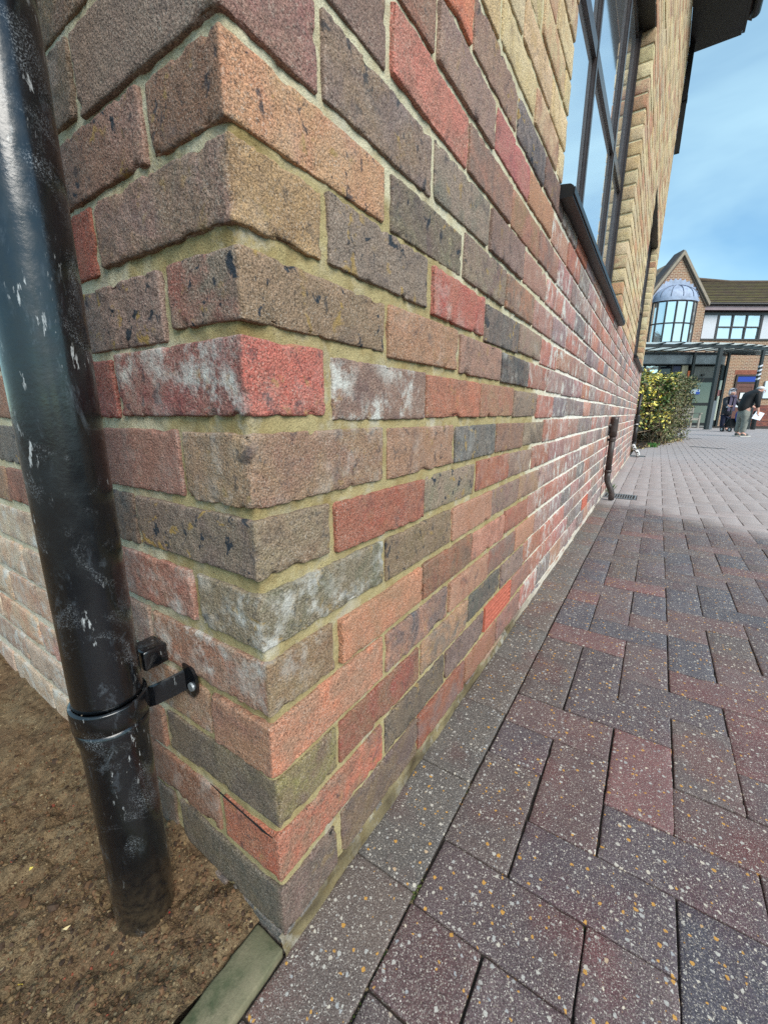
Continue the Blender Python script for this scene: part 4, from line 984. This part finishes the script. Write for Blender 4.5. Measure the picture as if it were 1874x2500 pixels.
# curved side glazing right of the door
sg = MB(); sgp = [(17.15, DP-.01), (17.5, DP+.12), (17.78, DP+.42), (17.9, DP+.9)]
for i in range(3):
    (l0, d0), (l1, d1) = sgp[i], sgp[i+1]; sg.poly([F(l0, d0, .3), F(l1, d1, .3), F(l1, d1, 2.3), F(l0, d0, 2.3)], tuple(N_*.02))
sg.build('side_pane', glass_mat('pale_side_glass', (190, 196, 182), 1.6, .2), eb, recalc=True)
sp2 = MB()
for i in range(3):
    (l0, d0), (l1, d1) = sgp[i], sgp[i+1]; sp2.poly([F(l0, d0, GZ), F(l1, d1, GZ), F(l1, d1, .28), F(l0, d0, .28)], tuple(N_*.03)); sp2.poly([F(l0, d0, 2.32), F(l1, d1, 2.32), F(l1, d1, 3.03), F(l0, d0, 3.03)], tuple(N_*.03))
for l, d in sgp: sp2.tube([F(l, d-.02, GZ), F(l, d-.02, 3.03)], .045, 6)
sp2.build('side_frame', BLACK, eb, recalc=True)
MB().box((17.20, DP-.03, 1.52), (17.33, DP-.02, 1.82), F).build('notice', simple('pink_notice', (224, 150, 146), .6), eb)
# brown door with blue fanlight
bd = MB(); x0, x1 = 18.80, 19.98
bd.box((x0, DW-.08, GZ), (x0+.09, DW-.002, 2.66), F).box((x1-.09, DW-.08, GZ), (x1, DW-.002, 2.66), F).box((x0+.09, DW-.08, 2.58), (x1-.09, DW-.002, 2.66), F).box((x0+.09, DW-.08, 2.22), (x1-.09, DW-.002, 2.30), F)
BRN = simple('brown_door_paint', (104, 66, 56), .5, 9, .2, stretch=(1, 1, .2))
bd = bd.build('brown_door', simple('dark_brown_frame', (58, 42, 38), .5), eb)
for q in range(9):
    a = x0+.24+q*.078; MB().box((a, DW-.055, .35), (a+.072, DW-.03, 2.02), F).build('board', BRN, bd)
lf_ = MB(); lf_.box((x0+.09, DW-.06, GZ+.01), (x0+.23, DW-.02, 2.22), F).box((x1-.23, DW-.06, GZ+.01), (x1-.09, DW-.02, 2.22), F).box((x0+.23, DW-.06, 2.04), (x1-.23, DW-.02, 2.22), F).box((x0+.23, DW-.06, GZ+.01), (x1-.23, DW-.02, .34), F); lf_.build('leaf', BRN, bd)
MB().box((x0+.09, DW-.05, 2.30), (x1-.09, DW-.03, 2.58), F).build('fanlight', simple('blue_panel', (28, 62, 160), .35), bd)
nb = MB(); nb.box((19.14, DW-.075, 1.38), (19.44, DW-.058, 1.76), F); nb = nb.build('notice_frame', BLACK, bd); MB().box((19.165, DW-.082, 1.42), (19.415, DW-.0755, 1.73), F).build('paper', simple('white_paper', (226, 228, 226), .8), nb)
MB().box((18.98, DW-.068, .98), (19.32, DW-.061, 1.26), F).build('paper', simple('white_paper2', (226, 230, 236), .8), bd)
sa = MB()
for q in range(19):
    a = x0-.08+q*.07; sa.box((a, DW-.012, 2.68), (a+.062, DW+.02, 2.90), F)
sa.build('soldier_arch', simple('red_soldier_brick', (148, 92, 74), .9, 6, .3), eb)
bb = MB()
for r in range(15):
    for q in range(32):
        a = 20.02+q*.225+(.11 if r % 2 else 0); bb.box((a, DW-.010, GZ+r*.075), (a+.213, DW+.01, GZ+r*.075+.064), F, ca=lin(random.choice([(140, 84, 74), (128, 80, 76), (116, 78, 74), (150, 96, 80)]))*(.9+.2*random.random()))
o = bb.build('plinth_brick', ATTR, eb); o['kind'] = 'stuff'

# sign board on the wing wall
sb = thing('sign_board', 'white information board with small grey printed lines on the wall right of the brown door', 'sign', F(20.7, DW-.08, 1.45))
MB().box((20.40, DW-.09, 1.45), (21.75, DW-.014, 2.34), F).build('board', simple('white_board', (212, 224, 234), .45), sb)
li = MB()
for r, (w_, th_) in enumerate(((.30, .018), (.62, .03), (.5, .018), (.66, .03), (.5, .018), (.6, .03), (.44, .018), (.9, .012), (.9, .012))):
    li.box((20.95, DW-.0935, 2.22-r*.085), (20.95+w_*.7, DW-.0903, 2.22-r*.085+th_), F)
li.build('printed_line', simple('grey_print', (96, 110, 140), .6), sb)

# ------------------------------------------------------------------ canopy
cn = thing('entrance_canopy', 'curved glass canopy on dark green steel posts in front of the entrance', 'canopy', F(14, 19.5, GZ))
outer = [(9.4, 17.5), (11, 17.42), (12.4, 17.40), (13.66, 17.5), (14.8, 17.72), (15.8, 18.12), (16.9, 18.75), (18.0, 19.7), (18.9, 20.9)]
def outp(t):
    t = t*(len(outer)-1); i = min(int(t), len(outer)-2); f = t-i; return (outer[i][0]*(1-f)+outer[i+1][0]*f, outer[i][1]*(1-f)+outer[i+1][1]*f)
innr = [(10.6, DP-.1), (12, DP-.1), (13.4, DP-.1), (14.8, DP-.1), (15.9, DP-.1), (16.8, DP-.05), (17.4, DP+.25), (17.8, DP+.65), (18.0, DP+.95)]
def inp(t):
    t = t*(len(innr)-1); i = min(int(t), len(innr)-2); f = t-i; return (innr[i][0]*(1-f)+innr[i+1][0]*f, innr[i][1]*(1-f)+innr[i+1][1]*f)
ZO, ZI = 3.26, 3.66
ob_ = MB()
for i in range(len(outer)-1):
    (a, b), (c, d) = outer[i], outer[i+1]; ob_.poly([F(a, b, ZO-.06), F(c, d, ZO-.06), F(c, d, ZO+.06), F(a, b, ZO+.06)], tuple(N_*.07))
ob_.build('edge_beam', GREEN, cn, recalc=True)
NR = 15
def cglass():
    m = Mat('canopy_glass'); t = m.n('ShaderNodeBsdfTransparent'); t.inputs[0].default_value = (.8, .88, .87, 1)
    d = m.n('ShaderNodeBsdfTranslucent'); d.inputs[0].default_value = (.75, .84, .82, 1); g = m.n('ShaderNodeBsdfGlossy'); g.inputs['Roughness'].default_value = .08
    a = m.n('ShaderNodeMixShader'); a.inputs[0].default_value = .55; m.link(t.outputs[0], a.inputs[1]); m.link(d.outputs[0], a.inputs[2])
    b = m.n('ShaderNodeMixShader'); b.inputs[0].default_value = .12; m.link(a.outputs[0], b.inputs[1]); m.link(g.outputs[0], b.inputs[2]); m.link(b.outputs[0], m.o.inputs['Surface']); return m.m
CG = cglass()
for r in range(NR+1):
    t = r/NR; (a, b), (c, d) = outp(t), inp(t)
    ex = Vector((a-c, b-d, 0)).normalized()*.22
    MB().tube([F(a+ex.x, b+ex.y, ZO+.075), F(c, d, ZI+.02)], .028, 5).build('rafter', GREEN, cn)
    if r < NR:
        (a2, b2), (c2, d2) = outp((r+1)/NR), inp((r+1)/NR)
        MB().add([F(a+ex.x*.6, b+ex.y*.6, ZO+.11), F(a2+ex.x*.6, b2+ex.y*.6, ZO+.11), F(c2, d2, ZI+.055), F(c, d, ZI+.055)], [(0, 1, 2, 3)]).build('glass_panel', CG, cn)
def post(l, d, zt, r=.05):
    m = MB(); m.box((l-r, d-r, GZ), (l+r, d+r, zt), F); return m.build('post', GREEN, cn)
p1 = post(13.54, 17.56, ZO-.06, .065); MB().box((13.54-.09, 17.56-.09, GZ), (13.54+.09, 17.56+.09, GZ+.02), F).build('base_plate', GREEN, p1)
MB().box((13.61, 17.53, GZ), (13.76, 17.60, 1.15), F).build('post_casing', simple('grey_casing', (96, 104, 110), .5), p1)
post(15.52, DP-.25, 3.6, .055); post(17.35, DP-.12, 3.6, .05); p4 = post(15.80, 18.16, ZO-.06, .05)
for q in range(4):
    z_ = 2.02+q*.17; MB().poly([F(15.745, 18.104, z_), F(15.855, 18.104, z_+.05), F(15.855, 18.104, z_+.12), F(15.745, 18.104, z_+.07)], tuple(N_*.112)).build('white_band', RENDERM, p4, recalc=True)
bl = thing('bollard', 'short black bollard with a white band beside the post behind the man', 'bollard', F(15.62, 17.7, GZ))
MB().tube([F(15.62, 17.7, GZ), F(15.62, 17.7, .72), F(15.62, 17.7, .76)], [.085, .085, .05], 16).build('shaft', BLACK, bl, smooth=False)
MB().tube([F(15.62, 17.7, .52), F(15.62, 17.7, .60)], .088, 16).build('white_band', RENDERM, bl)

# ------------------------------------------------------------------ bench half hidden by the hedge
WOODG = simple('weathered_wood', (156, 148, 138), .9, 30, .25, stretch=(1, 1, 1))
bn = thing('bench', 'weathered grey wooden bench with armrests half hidden behind the hedge', 'bench', F(13.9, 19.7, GZ))
for x in (13.1, 14.62):
    MB().box((x-.035, 19.45, GZ), (x+.035, 19.52, .62), F).build('leg', WOODG, bn); MB().box((x-.035, 19.95, GZ), (x+.035, 20.02, .92), F).build('leg', WOODG, bn)
    MB().box((x-.045, 19.38, .622), (x+.045, 19.95, .66), F).build('armrest', WOODG, bn)
for q in range(4): MB().box((13.14, 19.46+q*.125, .40), (14.58, 19.46+q*.125+.105, .43), F).build('seat_slat', WOODG, bn)
for q in range(3): MB().box((13.14, 19.96, .52+q*.13), (14.58, 19.985, .62+q*.13), F).build('back_slat', WOODG, bn)
MB().box((13.14, 19.47, .33), (14.58, 19.50, .395), F).build('front_rail', WOODG, bn)

# ------------------------------------------------------------------ people
def skin(name, pts, edges, mat, parent, sub=2, root=0, T=F):
    me = bpy.data.meshes.new(name); W_ = [Vector(T(*p[:3])) for p in pts]; c = sum(W_, Vector())/len(W_)
    me.from_pydata([tuple(w-c) for w in W_], edges, []); o = bpy.data.objects.new(name, me); C.objects.link(o)
    m = o.modifiers.new('skin', 'SKIN'); m.use_smooth_shade = True
    for i, p in enumerate(pts):
        sv = me.skin_vertices[0].data[i]; r = p[3]; sv.radius = (r, r) if not hasattr(r, '__len__') else r; sv.use_root = (i == root)
    s_ = o.modifiers.new('sub', 'SUBSURF'); s_.levels = sub; s_.render_levels = sub
    dg = bpy.context.evaluated_depsgraph_get(); me2 = bpy.data.meshes.new_from_object(o.evaluated_get(dg))
    bpy.data.objects.remove(o, do_unlink=True); o = bpy.data.objects.new(name, me2); C.objects.link(o); me2.materials.append(mat); me2.name = name
    return place(o, c, parent)
SKINM = simple('skin', (208, 158, 138), .6); HAIRG = simple('grey_hair', (168, 166, 170), .8, 60, .3); HAIRW = simple('white_hair', (214, 206, 204), .8, 60, .2)
NAVY = simple('dark_padded_coat', (26, 27, 36), .55, 26, .4, (22, .5, .02), stretch=(.3, .3, 1.6)); JACK = simple('black_jacket', (18, 18, 20), .7, 30, .3); TROU = simple('grey_trousers', (128, 130, 122), .9, 14, .25); NAVT = simple('navy_trousers', (22, 28, 54), .8)
SHOE = simple('grey_shoe', (92, 90, 86), .7); SOLE = simple('pale_sole', (196, 194, 186), .7); SCARF = simple('mauve_scarf', (84, 76, 96), .9, 60, .35); PAPER = simple('sheet_paper', (226, 232, 242), .8)
def hand(parent, p, dirv, side, mat=SKINM, sc=1.0):
    d = Vector(dirv).normalized(); sd_ = Vector(side).normalized(); p = Vector(p)
    pts = [(*p, .030*sc), (*(p+d*.055*sc), .036*sc)]; ed = [(0, 1)]
    for k in range(4):
        b = p+d*.075*sc+sd_*(k-1.5)*.020*sc; ln = (.066, .078, .072, .055)[k]*sc; nrm = d.cross(sd_)
        i = len(pts); pts += [(*b, .011*sc), (*(b+d*ln*.55+nrm*.012*sc), .009*sc), (*(b+d*ln*.75+nrm*.04*sc), .008*sc)]; ed += [(1, i), (i, i+1), (i+1, i+2)]
    b = p+d*.02*sc-sd_*.035*sc; i = len(pts); pts += [(*b, .014*sc), (*(b+d*.045*sc-sd_*.018*sc), .010*sc)]; ed += [(0, i), (i, i+1)]
    return pts, ed
# stooping man, seen from his right-hand side
mn = thing('person', 'stooping white haired person in black jacket and grey trousers holding a white sheet of paper', 'person', F(10.50, 12.2, GZ))
body = [(10.41, 12.2, .70, .105), (10.44, 12.2, .88, .145), (10.50, 12.2, 1.06, .155), (10.585, 12.18, 1.20, .12), (10.665, 12.16, 1.262, .058), (10.735, 12.14, 1.285, .088), (10.765, 12.135, 1.265, .080),
        (10.41, 12.11, .64, .085), (10.42, 12.10, .36, .062), (10.40, 12.10, .06, .045), (10.50, 12.07, .02, .042),
        (10.42, 12.29, .64, .085), (10.45, 12.31, .36, .062), (10.42, 12.31, .06, .045), (10.52, 12.28, .02, .042),
        (10.56, 12.02, 1.17, .062), (10.555, 11.98, .95, .050), (10.585, 11.96, .77, .036), (10.60, 11.95, .69, .038),
        (10.58, 12.35, 1.16, .062), (10.64, 12.39, .95, .048), (10.72, 12.33, .84, .036)]
be = [(0, 1), (1, 2), (2, 3), (3, 4), (4, 5), (5, 6), (0, 7), (7, 8), (8, 9), (9, 10), (0, 11), (11, 12), (12, 13), (13, 14), (3, 15), (15, 16), (16, 17), (17, 18), (3, 19), (19, 20), (20, 21)]
for (pp_, dv, sv_) in (((10.60, 11.95, .69), (.25, 0, -1), (.8, .5, .2)), ((10.72, 12.33, .84), (.8, -.3, -.3), (0, .8, .5))):
    hp, he = hand(mn, pp_, dv, sv_); base = len(body); j = 18 if pp_[2] < .8 else 21
    body += hp; be += [(a+base, b+base) for a, b in he]+[(j, base)]
skin('body', body, be, SKINM, mn)
skin('jacket', [(10.375, 12.2, .64, (.150, .17)), (10.42, 12.2, .88, (.168, .18)), (10.49, 12.2, 1.06, (.180, .185)), (10.575, 12.18, 1.20, (.14, .16)), (10.64, 12.17, 1.25, .080),
     (10.55, 12.00, 1.17, .082), (10.545, 11.965, .96, .070), (10.575, 11.955, .78, .055), (10.575, 12.37, 1.16, .080), (10.635, 12.40, .96, .066), (10.70, 12.35, .86, .052)],
     [(0, 1), (1, 2), (2, 3), (3, 4), (3, 5), (5, 6), (6, 7), (3, 8), (8, 9), (9, 10)], JACK, mn)
skin('trousers', [(10.41, 12.2, .80, .135), (10.405, 12.2, .66, .130), (10.405, 12.11, .56, .102), (10.42, 12.10, .34, .084), (10.40, 12.10, .075, .072), (10.415, 12.29, .56, .102), (10.45, 12.31, .34, .084), (10.42, 12.31, .075, .072)],
     [(0, 1), (1, 2), (2, 3), (3, 4), (1, 5), (5, 6), (6, 7)], TROU, mn)
for y_ in (12.09, 12.30):
    sh = skin('shoe', [(10.37, y_, .035, .048), (10.47, y_, .032, .050), (10.58, y_, .022, .038)], [(0, 1), (1, 2)], SHOE, mn); MB().box((10.325, y_-.045, GZ+.001), (10.625, y_+.045, .0), F).build('sole', SOLE, sh)
h_ = MB(); h_.ball((0, 0, 0), (.098, .090, .080)); hv = h_.V[0]; hv = hv[:]; h_.V[0] = np.array([F(10.712+v[0], 12.145+v[1], 1.318+v[2]*(.9 if v[2] > 0 else .25)) for v in hv]); h_.build('hair', HAIRW, mn, smooth=True)
fc_ = MB()
for s_ in (-1, 1):
    fc_.ball(F(10.745+.02, 12.14+s_*.085, 1.265), (.012, .016, .024), 6, 5)
fc_.build('ears', SKINM, mn, smooth=True)
ns = MB(); ns.tube([F(10.83, 12.13, 1.270), F(10.852, 12.13, 1.238)], [.010, .016], 7); ns.build('nose', SKINM, mn, smooth=True)
ey = MB()
for s_ in (-1, 1): ey.ball(F(10.826, 12.13+s_*.032, 1.282), .010, 6, 5)
ey.build('eyes', simple('eye_dark', (40, 34, 32), .3), mn, smooth=True)
mo_ = MB(); mo_.tube([F(10.822, 12.10, 1.212), F(10.832, 12.13, 1.208), F(10.822, 12.16, 1.212)], .006, 5); mo_.build('mouth', simple('lip', (150, 84, 80), .6), mn)
pp2 = MB(); pp2.poly([F(10.44, 11.93, .50), F(10.66, 11.90, .44), F(10.78, 11.93, .64), F(10.56, 11.95, .70)], tuple(N_*.004)); tag(pp2.build('paper_sheet', PAPER, recalc=True), 'white sheet of paper held low in the stooping person\'s hand', 'paper')
F0 = F
def F(l, d, z): return F0(l-.14, d, z)
# woman pushing a walking trolley, facing us
wm = thing('person', 'grey haired person in dark padded coat and long scarf pushing a walking trolley', 'person', F(12.98, 15.75, GZ))
wb = [(12.98, 15.8, .72, .10), (12.98, 15.8, .95, .10), (12.98, 15.76, 1.16, .10), (12.98, 15.72, 1.26, .07), (12.97, 15.67, 1.36, .078), (12.97, 15.65, 1.41, .086),
      (12.89, 15.8, .6, .085), (12.89, 15.8, .33, .06), (12.89, 15.8, .05, .042), (12.89, 15.68, .02, .036), (13.07, 15.8, .6, .085), (13.09, 15.82, .33, .06), (13.09, 15.82, .05, .042), (13.10, 15.70, .02, .036),
      (12.80, 15.74, 1.15, .06), (12.73, 15.62, .96, .045), (12.73, 15.42, .885, .034), (13.16, 15.74, 1.15, .06), (13.24, 15.62, .96, .045), (13.22, 15.42, .885, .034)]
we = [(0, 1), (1, 2), (2, 3), (3, 4), (4, 5), (0, 6), (6, 7), (7, 8), (8, 9), (0, 10), (10, 11), (11, 12), (12, 13), (2, 14), (14, 15), (15, 16), (2, 17), (17, 18), (18, 19)]
for j, pp_ in ((16, (12.73, 15.42, .885)), (19, (13.22, 15.42, .885))):
    hp, he = hand(wm, pp_, (.0, -1, -.12), (1, 0, 0)); base = len(wb); wb += hp; we += [(a+base, b+base) for a, b in he]+[(j, base)]
skin('body', wb, we, SKINM, wm, T=F)
skin('coat', [(12.98, 15.8, .50, (.19, .16)), (12.98, 15.8, .72, (.18, .15)), (12.98, 15.8, .95, (.175, .15)), (12.98, 15.77, 1.14, (.17, .14)), (12.98, 15.73, 1.245, .085),
     (12.80, 15.75, 1.14, .085), (12.73, 15.63, .96, .072), (12.73, 15.47, .895, .055), (13.16, 15.75, 1.14, .085), (13.24, 15.63, .96, .072), (13.22, 15.47, .895, .055)],
     [(0, 1), (1, 2), (2, 3), (3, 4), (3, 5), (5, 6), (6, 7), (3, 8), (8, 9), (9, 10)], NAVY, wm, T=F)
skin('trousers', [(12.98, 15.8, .62, .12), (12.89, 15.8, .5, .09), (12.89, 15.8, .09, .062), (13.07, 15.8, .5, .09), (13.09, 15.82, .09, .062)], [(0, 1), (1, 2), (0, 3), (3, 4)], NAVT, wm, T=F)
for x_ in (12.89, 13.10): skin('shoe', [(x_, 15.82, .03, .046), (x_, 15.72, .025, .044), (x_, 15.63, .015, .034)], [(0, 1), (1, 2)], SHOE, wm, T=F)
hb = MB(); hb.ball((0, 0, 0), (.112, .115, .115), 14, 10); hb.V[0] = np.array([F(12.97+v[0], 15.70+v[1]*(1 if v[1] > 0 else .55), 1.435+v[2]) for v in hb.V[0]]); hb.ball(F(12.875, 15.70, 1.37), (.04, .06, .085)); hb.ball(F(13.065, 15.70, 1.37), (.04, .06, .085)); hb.build('hair', HAIRG, wm, smooth=True)
hbnd = MB(); hbnd.tube([F(12.87, 15.65, 1.46), F(12.92, 15.60, 1.50), F(12.97, 15.585, 1.51), F(13.02, 15.60, 1.50), F(13.07, 15.65, 1.46)], .02, 6); hbnd.build('headband', simple('slate_band', (84, 84, 96), .8), wm, smooth=True)
ey = MB()
for s_ in (-1, 1): ey.ball(F(12.97+s_*.032, 15.572, 1.405), .011, 6, 5)
ey.build('eyes', simple('eye_brown', (50, 40, 36), .3), wm, smooth=True)
ns = MB(); ns.tube([F(12.97, 15.572, 1.40), F(12.97, 15.552, 1.365)], [.009, .015], 7); ns.build('nose', SKINM, wm, smooth=True)
mo_ = MB(); mo_.tube([F(12.94, 15.588, 1.332), F(12.97, 15.582, 1.328), F(13.0, 15.588, 1.332)], .006, 5); mo_.build('mouth', simple('lip2', (164, 90, 88), .6), wm)
sf = MB()
for (a, b) in ((12.90, 12.885), (13.03, 13.06)):
    sf.poly([F(a-.045, 15.585, 1.24), F(a+.045, 15.575, 1.24), F(b+.05, 15.60, .72), F(b-.05, 15.60, .72)], tuple(N_*.025))
sf.tube([F(12.88, 15.66, 1.24), F(12.93, 15.585, 1.25), F(12.98, 15.57, 1.23), F(13.03, 15.585, 1.25), F(13.08, 15.66, 1.24)], .045, 8); sf.build('scarf', SCARF, wm, recalc=True)
tr = thing('walking_trolley', 'black walking trolley with a blue bag pushed by the grey haired person', 'walking trolley', F(12.97, 15.25, GZ))
fr = MB()
for x_ in (12.71, 13.23):
    fr.tube([F(x_, 15.50, .865), F(x_, 15.36, .87), F(x_+(.02 if x_ < 13 else -.02), 15.30, .80), F(x_, 15.18, .09)], .013, 7); fr.tube([F(x_, 15.28, .50), F(x_, 15.52, .09)], .012, 7)
fr.tube([F(12.71, 15.24, .45), F(13.23, 15.24, .45)], .012, 6); fr.tube([F(12.71, 15.2, .14), F(13.23, 15.2, .14)], .010, 6); fr.build('frame', simple('dark_metal', (40, 42, 48), .35, metallic=.5), tr, smooth=True)
for x_ in (12.71, 13.23):
    MB().tube([F(x_, 15.52, .865), F(x_, 15.37, .872)], .021, 8).build('grip', simple('pale_grip', (206, 212, 220), .6), tr)
    for y_ in (15.17, 15.53):
        w_ = MB(); w_.tube([F(x_-.014, y_, .065), F(x_+.014, y_, .065)], .085, 16); w_ = w_.build('wheel', simple('rubber', (30, 30, 32), .8), tr); MB().tube([F(x_-.018, y_, .065), F(x_+.018, y_, .065)], .045, 12).build('hub', simple('grey_hub', (170, 172, 174), .5), w_)
V = []; sb_ = MB()
for (z_, hw, hd) in ((.70, .18, .05), (.60, .20, .09), (.45, .19, .11), (.32, .13, .10), (.27, .06, .05)):
    for k in range(14): a = 2*math.pi*k/14; V.append(F(12.98+hw*math.cos(a)*(1+.06*math.sin(3*a+z_*9)), 15.12+hd*math.sin(a), z_))
FF = [(j*14+k, j*14+(k+1) % 14, (j+1)*14+(k+1) % 14, (j+1)*14+k) for j in range(4) for k in range(14)]+[tuple(range(13, -1, -1)), tuple(56+k for k in range(14))]
sb_.add(V, FF); sb_.build('blue_bag', simple('blue_fabric', (26, 52, 128), .7, 14, .4, (12, .5, .03)), tr, smooth=True, recalc=True)
V, Qb = rbox((0, 0, 0), (.20, .11, .14), .05, .03); MB().add([F(12.93+v[0], 15.33+v[1], .30+v[2]) for v in V], Qb).build('basket', simple('black_fabric', (16, 16, 18), .8), tr, smooth=True)
F = F0
# small fallen things in the foreground
ms_ = MB(); random.seed(5)
for (bx, by_, n_, sp_, dr_) in ((.1035, .139, 60, .010, 0), (.006, .142, 26, .008, 0), (.1035, .33, 30, .03, 0), (.209, .23, 26, .02, 0), (.012, .56, 20, .02, 0), (.31, .224, 22, .02, 1), (.105, .03, 36, .03, 0), (.006, .95, 40, .25, 0)):
    for i in range(n_):
        u = random.gauss(0, sp_); x, y = (bx+random.gauss(0, .0012), by_+u) if not dr_ else (bx+u, by_+random.gauss(0, .0012)); s0 = .0006+.0014*random.random()
        ms_.add(iv*np.array([s0, s0, s0*.8])*(1+.3*rng.standard_normal((len(iv), 1)))+np.array([x, y, GZ-.0035+s0*.5]), itf, ca=lin(random.choice([(62, 74, 34), (48, 58, 30), (84, 92, 48), (70, 58, 40), (96, 84, 60), (110, 96, 72)])))
tag(ms_.build('joint_moss', ATTR), 'specks of green moss and grit in the paving joints', kind='stuff')
yl = MB(); random.seed(21)
for i in range(9):
    x = -.08-random.random()*.3; y = -.05-random.random()*.25
    z = float(soil_h(np.array([x]), np.array([y]))[0])+.004
    leafblade(yl, (x, y, z), .006+.006*random.random(), .002, lin(random.choice([(196, 176, 84), (206, 190, 150), (180, 150, 80), (150, 44, 40)])), .1, -.2)
tag(yl.build('leaf_scraps', LEAFM), 'tiny yellow and red leaf scraps on the soil', kind='stuff')
